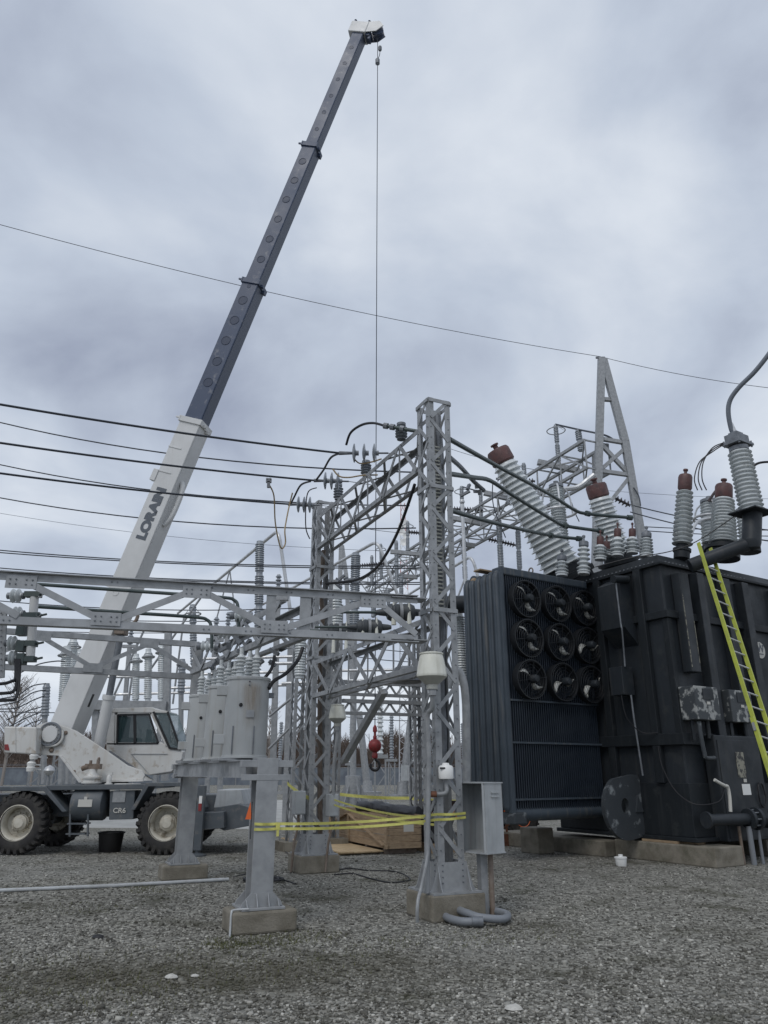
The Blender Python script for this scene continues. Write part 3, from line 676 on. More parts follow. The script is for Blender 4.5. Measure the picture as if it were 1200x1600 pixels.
def cabinet():
    c = at(748, 1276, 10.75); zc = c.z; h = .86; wd, dp = .17, .50
    t = thing('open_cabinet', 'open empty grey steel cabinet on a post beside the nearest tower', 'cabinet', V((c.x, c.y, 0)))
    q = V((c.x+.02, c.y, zc)); ra = math.atan2(NN.y, NN.x)+R(16); X_ = V((math.cos(ra), math.sin(ra), 0)); Y_ = V((-X_.y, X_.x, 0))
    b = MB(); th = .008
    b.box(q-Y_*(dp/2), (wd*2, th, h), (X_, Y_, UP)); b.build('front_panel', 'cabinet_grey', t)
    b = MB(); b.box(q+X_*wd, (th, dp, h), (X_, Y_, UP)); b.box(q+Y_*(dp/2), (wd*2, th, h), (X_, Y_, UP)); b.build('back_panel', 'cabinet_grey', t)
    for s, nm in ((1, 'roof'), (-1, 'floor_plate')):
        b = MB(); b.box(q+UP*(s*h/2), (wd*2+.03, dp+.03, th*2), (X_, Y_, UP)); b.build(nm, 'cabinet_grey', t)
    b = MB(); b.bar(q-X_*wd-Y_*(dp/2-.03)-UP*h/2, q-X_*wd-Y_*(dp/2-.03)+UP*h/2, .03, .03); b.bar(q-X_*wd+Y_*(dp/2-.03)-UP*h/2, q-X_*wd+Y_*(dp/2-.03)+UP*h/2, .03, .03); b.build('door_frame', 'cabinet_grey', t)
    b = MB()
    for k in range(2): b.box(q-Y_*(dp/2+.012)+X_*.02+UP*(h/2-.12-.05*k), (.15, .02, .022), (X_, Y_, UP))
    b.build('vent_louvre', 'cabinet_grey', t)
    b = MB(); b.box(q+X_*(wd-.02)+UP*.15, (.02, .07, .10), (X_, Y_, UP)); b.build('latch', 'black', t)
    b = MB(); b.bar(V((q.x, q.y, 0)), V((q.x, q.y, zc-h/2)), .10, .10, D); b.build('post', 'galv', t)
    b = MB(); b.cyl(V((q.x+.11, q.y-.02, 0)), V((q.x+.11, q.y-.02, zc-h/2)), .035, n=10); b.build('conduit', 'rusty_grey', t, True)
cabinet()
for k, (px, py, wd, h, nm) in enumerate(((467, 1254, .22, .42, 'left'), (519, 1258, .20, .40, 'right'))):
    c = at(px, py, 15.15); t = thing('junction_box', 'grey junction box on the %s side of the second tower' % nm, 'cabinet', c-UP*h/2, 'junction boxes')
    b = MB(); b.box(c, (wd, .18, h), (NN, D, UP)); b.build('body', 'cabinet_grey', t, bevel=.008)
    b = MB(); b.box(c-D*.096, (wd-.03, .012, h-.03), (NN, D, UP)); b.build('door', 'cabinet_grey', t, bevel=.004)
    b = MB(); b.tube([c-UP*h/2, c-UP*(h/2+.2), c-UP*(h/2+.5)+V((-.06, 0, 0)), V((c.x-.1, c.y, .02))], .022, 8); b.build('conduit', 'rusty_grey', t, True)

# flexible grey conduit curled by the footing, hoses and cables on the ground
def coil(name, label, c, r, n, tube, m, spread=.25, lift=None, ecc=1., cat='cable'):
    pts = []
    for k in range(int(n*12)):
        a = k/12*2*math.pi+.4; rr = r*(1+spread*math.sin(k*.37)*.5+random.uniform(-.02, .02))
        pts.append(V((c[0]+math.cos(a)*rr, c[1]+math.sin(a)*rr*ecc, tube*1.05+tube*1.5*abs(math.sin(k*.21))*(1 if n > 1.5 else .3)+(k/12)*tube*.35)))
    b = MB(); b.tube(pts, tube, 10, 3); return tag(b.build(name, m, smooth=True), label, cat)
p = gnd(747, 1445)+V((0, .14, 0))
pts = [p+V((-.02, -.22, .05)), p+V((-.18, -.2, .045)), p+V((-.31, -.02, .045)), p+V((-.18, .19, .045)), p+V((.1, .22, .045)), p+V((.32, .05, .045)), p+V((.24, -.14, .05)), p+V((.02, -.17, .075)), p+V((-.1, -.10, .10)), p+V((-.16, .0, .10))]
pts = [p+V(((q-p).x*1.25, (q-p).y*2.0+.1, (q-p).z+.02)) for q in pts]
t = thing('flexible_conduit', 'fat grey flexible conduit curled on the gravel by the nearest tower footing', 'conduit', p)
b = MB(); b.tube(pts, .046, 12, 8); b.build('hose', 'conduit', t, True)
b = MB(); b.cyl(pts[0]+V((.06, -.005, .0)), pts[0]+V((-.07, -.01, 0)), .055, n=14); b.build('collar', 'galv_dark', t, True)
b = MB(); b.ring(p+V((-.13, -.2, .045)), V((1, -.2, 0)), .05, .012, 14, 6); b.build('clip', 'black', t)
coil('cable_coil', 'coil of black cable on the gravel behind the front column', gnd(412, 1378), .30, 5, .014, 'cable', .35, ecc=.75)
cable('ground_cable', 'black cable trailing over the gravel from the coil', [gnd(365, 1370), gnd(395, 1366)+UP*.01, gnd(430, 1372)+UP*.01, gnd(462, 1382)+UP*.01], .012)
for k, q in enumerate(([(520, 1362), (545, 1358), (575, 1361), (610, 1362), (630, 1367), (640, 1376), (610, 1380), (580, 1374), (550, 1366), (522, 1368)],
                       [(433, 1300), (445, 1330), (470, 1345), (500, 1352)])):
    cable('ground_cable', ('black cable snaking over the gravel between the two towers', 'black cable on the gravel left of the second tower')[k], [gnd(*x)+UP*.012 for x in q], .012)
cable('pvc_pipe', 'long straight white pipe lying on the gravel at the left', [gnd(-30, 1396)+UP*.03, gnd(180, 1387)+UP*.03, gnd(357, 1377)+UP*.03], .028, 'pvc', 'pipe', n=12, sub=1)
cable('ground_wire', 'pale bent conduit running down over the edge of the nearest tower footing', [at(669, 1330, 10.35), at(664, 1360, 10.3), at(658, 1388, 10.28), at(654, 1402, 10.22), at(652, 1420, 10.18), at(652, 1441, 10.2)], .022, 'galv', 'conduit')

# ================================================================== RACK WITH THREE GREY TANKS
C1 = V((-1.50, 9.88, 0)); C2 = C1+D*4.95
def h_column(c, ztop, fdim, label):
    t = thing('steel_column', label, 'column', c, 'columns of the tank rack')
    fh = .24
    b = MB(); b.box(c+UP*fh/2+NN*.02, (fdim[0], fdim[1], fh), (NN, D, UP)); b.build('footing', 'concrete', t, bevel=.03)
    for s in (-1, 1):
        b = MB(); b.box(c+D*.118*s+UP*((fh+.03+ztop)/2), (.27, .016, ztop-fh-.03), (NN, D, UP)); b.build('flange', 'galv_new', t, bevel=.003)
    b = MB(); b.box(c+NN*-.06+UP*((fh+.03+ztop)/2), (.014, .218, ztop-fh-.05), (NN, D, UP)); b.build('web', 'galv', t)
    b = MB(); b.box(c+UP*(fh+.016), (.52, .48, .028), (NN, D, UP)); b.build('base_plate', 'galv_new', t, bevel=.004)
    for s in (-1, 1):                       # base stiffeners
        q = c+D*.135*s
        P = [q-NN*.25+UP*(fh+.031), q+NN*.25+UP*(fh+.031), q+NN*.235+UP*(fh+.075), q+NN*.137+UP*(fh+.175), q-NN*.137+UP*(fh+.175), q-NN*.235+UP*(fh+.075)]
        b = MB(); b.prism(P, D*.014*s); b.build('gusset', 'galv_new', t)
        for x in (-.19, -.07, .07, .19):
            q2 = c+D*.149*s+NN*x; P = [q2+UP*(fh+.032), q2+D*.08*s+UP*(fh+.032), q2+UP*(fh+(.165 if abs(x) < .1 else .11))]
            b = MB(); b.prism([p_-NN*.005 for p_ in P], NN*.010); b.build('stiffener', 'galv_new', t)
    bolts_on(t, [c+D*y+NN*x+UP*(fh+.03) for x in (-.22, .22) for y in (-.20, .20)], UP, .018)
    return t
h_column(C1, 1.93, (.78, .52), 'front steel column on a concrete block, yellow tape tied round it')
h_column(C2, 1.72, (.78, .52), 'rear steel column on a concrete block under the farthest grey tank')
cable('ground_wire', 'pale ground wire looped over the edge of the front column footing', [C1-NN*.18-D*.25+UP*.27, C1-NN*.34-D*.2+UP*.262, C1-NN*.375-D*.22+UP*.235, C1-NN*.385-D*.25+UP*.1, C1-NN*.39-D*.27+UP*.0], .012, 'pvc', 'wire')
rk = thing('tank_rack', 'grey steel beams of the rack that carries the three tanks', 'rack', C1+UP*1.7)
for s in (-.24, .24):
    b = MB(); A = C1+NN*s*1.0+UP*1.80; B = C2+NN*s+D*.3+UP*1.80
    for z in (-.10, .10): b.bar(A+UP*z, B+UP*z, .10, .012)
    b.bar(A, B, .012, .19); b.build('beam', 'galv', rk)
for q in (C1-D*.06, C2):
    b = MB(); b.box(q+UP*1.86, (.66, .12, .08), (NN, D, UP)); b.box(q+UP*1.70-D*.0, (.60, .14, .07), (NN, D, UP)); b.build('cap_beam', 'galv_new', rk, bevel=.004)
for s in (1.1, 2.4, 3.9):
    b = MB(); b.box(C1+D*s+UP*1.925, (.8, .5, .03), (NN, D, UP)); b.build('seat_plate', 'galv', rk)
def grey_tank(s, nm, k):
    c = C1+D*s+UP*1.945; r = .305; h = 1.10
    t = thing('oil_tank', nm, 'tank', c, 'grey cylindrical tanks on the rack')
    b = MB(); b.lathe(c, UP, [(r*.98, 0), (r, .02), (r, h-.05), (r*1.0, h-.04)], 40); b.build('shell', 'tank_grey', t, True)
    b = MB(); b.lathe(c, UP, [(r*1.045, h-.045), (r*1.05, h-.035), (r*1.05, h-.012), (r*1.0, h), (.0, h+.02)], 40); b.build('lid', 'tank_grey', t, True)
    b = MB(); b.lathe(c, UP, [(r*1.06, 0), (r*1.06, .03), (r, .035)], 40); b.build('base_ring', 'tank_grey', t, True)
    f = (V((0, 0, 0))-V((c.x, c.y, 0))).normalized(); sd_ = V((f.y, -f.x, 0))
    if sd_.x < 0: sd_ = -sd_
    for zz in (.12, .78):                   # side lugs
        b = MB()
        b.box(c-sd_*(r+.05)+f*.02+UP*(zz+.13), (.15, .16, .13), (sd_, f, UP)); b.build('bracket', 'tank_grey', t, bevel=.006)
    b = MB(); b.box(c+f*(r+.005)+sd_*.05+UP*.58, (.11, .02, .10), (sd_, f, UP)); b.build('nameplate', 'galv_new', t)
    for x, z, rr, m_ in ((-.09, .70, .026, 'black'), (.02, .97, .011, 'galv_dark'), (.02, 1.02, .011, 'galv_dark')):
        q = c+(f+sd_*(x/r)).normalized()*(r-.005)+UP*z; b = MB(); b.lathe(q, f, [(rr, 0), (rr, .02), (rr*.6, .03)], 12); b.build('plug', m_, t, True)
    if k == 0:
        b = MB(); b.box(c+sd_*(r+.03)+UP*.86, (.08, .08, .07), (sd_, f, UP)); b.build('valve', 'galv_dark', t)
    b = MB()
    for x in (-.2, .12): b.bar(c+(f+sd_*x/r).normalized()*(r+.01)+UP*.05, c+(f+sd_*x/r).normalized()*(r+.01)+UP*.42, .014, .014)
    b.build('drain_pipe', 'galv_dark', t)
    for i, (x, y) in enumerate(((-.12, .1), (.10, .05), (0, -.14))):
        q = c+sd_*x+f*y+UP*(h+.01); bu = MB(); bu.lathe(q, UP, [(.06, 0), (.06, .04)]+[(a, .04+b_) for a, b_ in sheds(.26, .045, .075, 5)]+[(.03, .31), (.03, .40)], 14); bu.build('bushing', 'porcelain', t, True)
grey_tank(1.1, 'largest and nearest grey cylindrical tank with a rusty brown streak', 0)
grey_tank(2.4, 'middle of the three grey cylindrical tanks on the rack', 1)
grey_tank(3.9, 'farthest of the three grey cylindrical tanks on the rack', 2)
ot = [o for o in bpy.data.objects if o.name == 'oil_tank'][0]
def stain():           # rusty run on the shell of the nearest tank: its own thin skin patch
    c = C1+D*1.1+UP*1.945; r = .3075; f = (V((0, 0, 0))-V((c.x, c.y, 0))).normalized(); s_ = V((-f.y, f.x, 0)); s_ = s_ if s_.x > 0 else -s_
    t = bpy.data.materials.new('stain'); t.use_nodes = True; nt_ = t.node_tree; b_ = nt_.nodes['Principled BSDF']; b_.inputs['Base Color'].default_value = (.36, .25, .14, 1); b_.inputs['Roughness'].default_value = .7
    g = nt_.nodes.new('ShaderNodeNewGeometry'); mp = nt_.nodes.new('ShaderNodeMapping'); mp.inputs['Scale'].default_value = (9, 9, .8); nt_.links.new(g.outputs['Position'], mp.inputs[0])
    n_ = nt_.nodes.new('ShaderNodeTexNoise'); nt_.links.new(mp.outputs[0], n_.inputs['Vector']); n_.inputs['Detail'].default_value = 5
    at_ = nt_.nodes.new('ShaderNodeAttribute'); at_.attribute_name = 'wear'
    mu = nt_.nodes.new('ShaderNodeMath'); mu.operation = 'MULTIPLY'; nt_.links.new(n_.outputs[0], mu.inputs[0]); nt_.links.new(at_.outputs['Fac'], mu.inputs[1])
    mr = nt_.nodes.new('ShaderNodeMapRange'); mr.inputs[1].default_value = .05; mr.inputs[2].default_value = .62; mr.inputs[4].default_value = .42; nt_.links.new(mu.outputs[0], mr.inputs[0]); nt_.links.new(mr.outputs[0], b_.inputs['Alpha'])
    MATS['stain'] = t
    b = MB(); wv = []
    for j in range(9):
        for i in range(9):
            a = (-.35+1.15*i/8); p_ = c+(f*math.cos(a)+s_*math.sin(a))*r+UP*(1.03-.75*j/8); b.v.append(tuple(p_)); wv.append(max(0, 1-abs(i/4-1)**1.5)*min(1, (1-j/8)*1.6)*min(1, j*1.0))
    for j in range(8):
        for i in range(8): b.f.append((j*9+i, j*9+i+1, j*9+i+10, j*9+i+9))
    o = b.build('rust_streak', 'stain', ot, True); o['label'] = 'brown rust run on the tank shell'
    a_ = o.data.attributes.new('wear', 'FLOAT', 'POINT'); a_.data.foreach_set('value', wv)
stain()

# yellow tape between column and towers
def tape(label, P, wd=.032):
    b = MB()
    for k in range(len(P)-1):
        p, q = V(P[k]), V(P[k+1]); n = 10; o = len(b.v)
        for i in range(n+1):
            t = i/n; c = p.lerp(q, t)-UP*(.10*t*(1-t)*4*min(1, (q-p).length/6)); tw = .25*math.sin(t*9+k*2)
            b.v += [tuple(c+UP*wd/2*math.cos(tw)+D*wd/2*math.sin(tw)), tuple(c-UP*wd/2*math.cos(tw)-D*wd/2*math.sin(tw))]
        for i in range(n): b.f.append((o+2*i, o+2*i+1, o+2*i+3, o+2*i+2))
    ob = b.build('barrier_tape', 'tape'); md = ob.modifiers.new('solid', 'SOLIDIFY'); md.thickness = .002
    return tag(ob, label, 'tape', 'yellow barrier tapes')
a_, b_, c_ = C1-D*.14-NN*.14+UP*1.17, C1-D*.14+NN*.15+UP*1.165, T1-D*.22-NN*.21+UP*1.24
d_ = T1-D*.225+NN*.22+UP*1.245
tape('upper strand of yellow barrier tape from the front column to the nearest tower', [a_, b_, c_, d_])
tape('lower strand of yellow barrier tape from the front column to the nearest tower', [a_-UP*.06, b_-UP*.055, c_-UP*.065, d_-UP*.05])
e_ = T2-D*.22+NN*.2+UP*1.30
tape('yellow barrier tape running from the nearest tower back to the second tower', [T1+D*.2+NN*.2+UP*1.15, e_])
tape('yellow barrier tape running from the nearest tower back to the second tower, lower strand', [T1+D*.2+NN*.2+UP*1.07, e_-UP*.09])
tape('yellow barrier tape strung far behind the wooden crate', [at(530, 1241, 27), at(640, 1247, 27), at(730, 1252, 27)], .10)
tape('yellow barrier tape end hanging on the left side of the second tower', [T2-D*.21-NN*.21+UP*1.30, at(449, 1224, 16.5)], .07)
p = b_+V((.01, -.02, -.03)); b = MB(); b.box(p-V((.0, 0, .05)), (.03, .01, .12)); b.box(p, (.05, .02, .07)); tag(b.build('tape_knot', 'tape'), 'yellow tape knot with a loose end on the front column', 'tape')
p = C1-NN*.17-D*.10+UP*1.30
t = thing('warning_flag', 'small orange pennant behind the front column', 'flag', p-UP*.25)
b = MB(); b.prism([p+V((-.02, 0, .12)), p+V((-.075, 0, -.08)), p+V((.0, 0, -.08))], V((0, .006, 0))); b.build('pennant', 'orange', t)
b = MB(); b.cyl(p+V((-.0, 0, .12)), p+V((0, 0, -.3)), .005, n=6); b.build('stick', 'black', t)

def cable_tray():
    c = T1+NN*.06+D*.05; t = thing('cable_tray', 'narrow cable tray with many rungs standing inside the nearest tower', 'cable tray', c+UP*3.9)
    for s in (-.07, .07):
        b = MB(); b.bar(c+NN*s+UP*3.9, c+NN*s+UP*6.75, .012, .05, D); b.build('rail', 'galv', t)
    for k in range(46):
        b = MB(); z = 3.95+.061*k; b.bar(c-NN*.064+UP*z, c+NN*.064+UP*z, .016, .022); b.build('rung', 'lamp_white', t)
cable_tray()

# ================================================================== CRANE
CY = 18.25                                     # outer face of the near wheels
def cp(px, py, dy): return at(px, py, CY+dy)
crane = thing('mobile_crane', 'white rough terrain crane with raised telescopic boom lettered LORAIN', 'crane', V((cp(140, 1300, 0).x, CY+1.25, 0)))
def wheel(px, near):
    r = .675; x = cp(px, 1284, 0).x; y0 = CY if near else CY+2.6; s = 1 if near else -1
    c = V((x, y0, r)); d = V((0, s, 0)); wd = .46
    w_ = MB(); w_.lathe(c+d*.05, d, [(.375, -.04), (.395, -.03), (.395, .0), (.345, .02), (.325, .06), (.315, .24), (.24, .26), (.20, .25), (.19, .17), (.05, .16), (0, .16)], 36, False)
    w_ = w_.build('wheel', 'rim', crane, True)
    b = MB(); b.lathe(c, d, [(.375, .06), (.385, .02), (.44, .0), (.54, .0), (.60, .03), (.63, .07), (.64, wd/2), (.63, wd-.07), (.60, wd-.03), (.54, wd), (.38, wd), (.375, wd-.06)], 48, False)
    for k in range(26):
        for q in (0, 1):
            a = 2*math.pi*(k+.5*q)/26; a2 = a+.11
            rd = V((math.cos(a), 0, math.sin(a))); rd2 = V((math.cos(a2), 0, math.sin(a2)))
            y0_ = .02 if q == 0 else wd-.02; y1_ = wd*.54 if q == 0 else wd*.46
            b.bar(c+rd*.635+d*y0_, c+rd2*.65+d*y1_, .075, .07, rd)
            b.bar(c+rd*.56+d*(.01 if q == 0 else wd-.01), c+rd*.65+d*y0_, .075, .035, d)
    b.build('tyre', 'rubber', w_, True)
    b = MB(); b.lathe(c+d*.18, d*-1, [(.17, -.02), (.17, .02), (.12, .05), (.11, .07), (0, .08)], 24)
    for k in range(10):
        a = 2*math.pi*k/10; b.lathe(c+d*.27+V((math.cos(a)*.215, 0, math.sin(a)*.215)), -d, [(.018, -.05), (.018, .03)], 6)
    b.build('hub', 'rim', w_, True)
for px in (25, 258):
    wheel(px, True); wheel(px, False)
def cprism(name, pts, dy0, dy1, m, parent=None, bevel=.012):
    P = [cp(x, y, dy0) for x, y in pts]; b = MB(); b.prism(P, V((0, dy1-dy0, 0))); return b.build(name, m, parent or crane, bevel=bevel)
# carrier
x0, x1 = cp(-25, 1250, .9).x, cp(372, 1250, .9).x
b = MB(); b.box(((x0+x1)/2, CY+1.3, 1.02), (x1-x0, 1.15, .5)); b.build('frame', 'chassis', crane, bevel=.02)
for px in (25, 258):
    x = cp(px, 1284, 0).x; b = MB(); b.cyl((x, CY+.3, .675), (x, CY+2.3, .675), .13, n=14); b.lathe((x, CY+1.3, .675), XA, [(.1, -.3), (.24, -.12), (.24, .12), (.1, .3)], 14); b.build('axle', 'chassis', crane, True)
for dy0, dy1 in ((.0, .62), (1.98, 2.6)):
    P = [(-40, 1229), (72, 1229), (104, 1268), (97, 1269), (68, 1236), (-40, 1236)]
    cprism('fender', P, dy0, dy1, 'chassis')
    P = [(204, 1266), (228, 1223), (300, 1222), (318, 1262), (312, 1262), (296, 1229), (232, 1229), (210, 1266)]
    cprism('fender', P, dy0, dy1, 'chassis')
cprism('deck', [(72, 1227), (230, 1225), (230, 1233), (72, 1235)], .05, 2.5, 'chassis')
c0, c1 = cp(116, 1256, .35), cp(167, 1256, .35)
b = MB(); b.lathe(c0, XA, [(.0, -.03), (.20, -.02), (.345, .03), (.36, .06), (.36, (c1-c0).length-.06), (.345, (c1-c0).length-.03), (.2, (c1-c0).length+.02), (0, (c1-c0).length+.03)], 32); hy = b.build('hydraulic_tank', 'chassis', crane, True)
b = MB(); q = cp(133, 1255, -.02); b.box(q, (.32, .012, .16)); b.box(q+UP*.11, (.07, .012, .06)); b.build('decal', 'paper', hy)
bx_ = cprism('battery_box', [(172, 1236), (211, 1235), (208, 1280), (170, 1281)], .12, .6, 'chassis')
b = MB(); b.box(cp(186, 1245, .11), (.29, .012, .24)); b.build('plate', 'galv', bx_)
for k in (1, 2):
    zz = cp(120, 1287+ (k-1)*16, .1).z; b = MB(); b.box((cp(123, 1290, .2).x, CY+.2, zz), (.44, .30, .03)); b.build('step', 'chassis', crane)
b = MB()
for px in (110, 138): b.bar(cp(px, 1262, .08), cp(px-1, 1307, .08), .04, .04)
b.build('step_frame', 'chassis', crane)
# front outriggers and bumper
cprism('outrigger_box', [(298, 1271), (350, 1268), (350, 1294), (298, 1299)], .0, 2.6, 'chassis')
fr_ = cprism('bumper', [(334, 1262), (372, 1256), (392, 1262), (392, 1290), (350, 1298), (334, 1290)], .25, 2.3, 'chassis')
cprism('bumper_plate', [(340, 1234), (376, 1234), (382, 1258), (334, 1262)], .55, 2.0, 'cabinet_grey')
b = MB(); b.box(cp(312, 1290, -.03)*0+V((cp(312, 1290, -.1).x, CY-.12, .80)), (.17, .17, 1.36)); ol = b.build('outrigger_leg', 'chassis', crane, bevel=.008)
b = MB(); q = V((cp(312, 1290, -.1).x, CY-.12, 0)); b.cyl(q+UP*.04, q+UP*.2, .055, n=12); b.lathe(q, UP, [(.20, 0), (.20, .035), (.08, .07)], 20); b.build('foot', 'chassis', ol, True)
b = MB(); b.box(q+V((0, -.09, 1.02)), (.07, .012, .16)); b.build('red_stripe', 'redball', ol)
b = MB(); b.box(q+V((0, -.09, 1.18)), (.07, .012, .16)); b.build('white_stripe', 'plastic_white', ol)
# turret
side = [(57, 1134), (75, 1128), (104, 1136), (119, 1142), (162, 1170), (199, 1196), (222, 1204), (226, 1212), (222, 1220), (124, 1222), (92, 1181), (57, 1179)]
for dy0, dy1 in ((.72, .79), (1.82, 1.89)): cprism('turret_side', side, dy0, dy1, 'white_paint', bevel=.01)
b = MB(); b.prism([cp(x, y, .79) for x, y in ((92, 1180), (124, 1222), (222, 1220), (199, 1206), (150, 1206), (110, 1190))], V((0, 1.03, 0))); b.build('turret_core', 'white_paint', crane)
b = MB(); q = cp(160, 1224, 1.3); b.lathe(V((q.x, CY+1.3, 1.42)), UP, [(.62, 0), (.62, .16), (.55, .17)], 36); b.build('slew_ring', 'galv_dark', crane, True)
cprism('turret_lip', [(92, 1181), (96, 1180), (126, 1219), (224, 1216), (224, 1221), (123, 1223)], .66, .72, 'white_paint', bevel=.006)
cw = cprism('counterweight', [(6, 1135), (57, 1136), (56, 1179), (6, 1176)], .35, 2.25, 'white_paint', bevel=.03)
b = MB(); b.prism([cp(7, 1172, .335), cp(7, 1163, .335), cp(12.5, 1163, .335), cp(14.5, 1172.5, .335)], V((0, .02, 0))); b.build('reflector', 'redball', cw)
b = MB(); b.bar(cp(24, 1136, .34), cp(24, 1176.5, .34), .02, .014, YA); b.build('seam', 'white_paint', cw)
# boom pivot drum
q = cp(77, 1147, .62); b = MB(); b.lathe(q, YA, [(.0, 0), (.185, 0), (.20, .02), (.20, .05), (.235, .06), (.235, .16)], 36); pv = b.build('pivot_drum', 'white_clean', crane, True)
b = MB()
for k in range(14): a = k*2*math.pi/14; b.lathe(q+V((math.cos(a)*.215, .055, math.sin(a)*.215)), -YA, [(.014, -.01), (.014, .016)], 6)
b.ring(q+V((0, .03, 0)), YA, .262, .03, 28, 6); b.build('bolts', 'galv_dark', pv)
b = MB(); b.tube([cp(98, 1141, .66), cp(97, 1155, .66), cp(88, 1164, .66), cp(72, 1166, .66)], .03, 8); b.build('guard_rail', 'white_paint', crane, True)
b = MB()
for (x, y, s) in ((103, 1145, .05), (81, 1172, .06), (116, 1206, .045), (155, 1185, .03)): b.lathe(cp(x, y, .73), -YA, [(s, 0), (s, .03), (s*.5, .05)], 10)
b.build('pin_heads', 'rusty_grey', crane)
# swing motor in front of the turret plate
t_ = MB(); q = cp(143, 1223, .45); t_.lathe(V((q.x, q.y, 1.42)), UP, [(.16, 0), (.16, .09), (.23, .10), (.23, .13), (.19, .14), (.19, .20), (.22, .21), (.22, .25), (.15, .27), (.10, .36), (.10, .42), (.0, .43)], 24)
sm_ = t_.build('swing_motor', 'white_paint', crane, True)
b = MB(); c = V((q.x, q.y, 1.90)); b.box(c, (.36, .16, .12)); b.cyl(c+V((-.25, -.05, -.05)), c+V((-.1, -.05, .0)), .06, n=12); b.cyl(c+V((.1, 0, .04)), c+V((.1, 0, .16)), .04, n=10); b.cyl(c+V((-.08, 0, .04)), c+V((-.08, 0, .14)), .035, n=10); b.build('valve_block', 'rusty_grey', sm_, True)
b = MB(); b.lathe(V((q.x+.42, q.y-.03, 1.42)), UP, [(.09, 0), (.09, .10), (.06, .11), (.06, .26), (.03, .30)], 14); b.box((q.x+.42, q.y-.03, 1.74), (.14, .06, .06)); b.build('lubricator', 'white_paint', crane, True)
b = MB(); b.lathe(V((q.x+.86, q.y+.0, 1.42)), UP, [(.0, 0), (.30, 0), (.30, .10), (.0, .1)], 20); b.build('drum_cover', 'white_paint', crane, True)
# cab on the far side
cdy0, cdy1 = 1.62, 2.55
cprism('cab_body', [(166, 1160), (252, 1160), (266, 1167), (286, 1174), (284, 1186), (268, 1206), (232, 1211), (214, 1206), (166, 1175)], cdy0, cdy1, 'white_paint', bevel=.02)
cprism('cab_rear_panel', [(167, 1110), (181, 1108), (180, 1164), (166, 1164)], cdy0, cdy1, 'white_paint')
cprism('cab_roof', [(167, 1107), (238, 1105), (243, 1108), (262, 1111), (262, 1114), (240, 1113.5), (167, 1113)], cdy0-.02, cdy1+.02, 'white_paint', bevel=.01)
for dy in (cdy0, cdy1-.05):
    b = MB(); f = lambda a, b_, w_: b.bar(cp(*a, dy+.025), cp(*b_, dy+.025), w_, .05, YA)
    f((236, 1110), (263, 1166), .10); f((182, 1113), (181, 1164), .07); f((181, 1114), (237, 1113), .09); b.build('window_pillar', 'white_paint', crane)
    b = MB(); b.prism([cp(x, y, dy+.03) for x, y in ((184, 1117), (234, 1116), (248, 1162), (182, 1163))], V((0, .012, 0))); gl = b.build('side_window', 'glass', crane)
    b = MB(); E_ = [(184, 1117), (233, 1116), (247.5, 1161.5), (183, 1162)]
    for i in range(4): b.bar(cp(*E_[i], dy), cp(*E_[(i+1) % 4], dy), .045, .03, YA)
    b.bar(cp(210, 1117, dy), cp(211, 1162, dy), .06, .03, YA); b.build('window_frame', 'black', gl)
P = [cp(241, 1112, cdy0), cp(266, 1168, cdy0), cp(282, 1170, cdy0), cp(262, 1113, cdy0)]
b = MB(); b.prism(P, V((0, .012, 0))); b.build('quarter_window', 'glass', crane)
b = MB(); b.prism([cp(262, 1113, cdy0), cp(282, 1170, cdy0), cp(284, 1170, cdy0), cp(264, 1113, cdy0)], V((0, cdy1-cdy0, 0))); b.build('windscreen', 'glass_pale', crane)
b = MB(); b.bar(cp(262, 1112, cdy0-.01), cp(282, 1171, cdy0-.01), .05, .04, YA); b.bar(cp(240, 1112, cdy0-.01), cp(265, 1169, cdy0-.01), .05, .04, YA); b.bar(cp(265, 1169, cdy0-.01), cp(283, 1171, cdy0-.01), .05, .04, YA); b.build('windscreen_frame', 'black', crane)
b = MB(); q = cp(205, 1160, 2.1); b.box(q+UP*.05, (.45, .45, .12)); b.box(q+V((-.2, 0, .35)), (.12, .42, .6)); b.box(q+V((.45, .0, .1)), (.08, .3, .45)); b.build('seat', 'seat', crane, bevel=.03)
b = MB(); b.bar(cp(205, 1178, cdy0-.012), cp(262, 1178, cdy0-.012), .012, .02, YA); b.bar(cp(205, 1178, cdy0-.012), cp(232, 1208, cdy0-.012), .012, .02, YA); b.build('door_seam', 'cabinet_grey', crane)
b = MB(); b.bar(cp(170, 1176, 1.2), cp(216, 1207, 1.2), .10, .10, YA); b.build('cab_tilt_strut', 'galv_dark', crane)

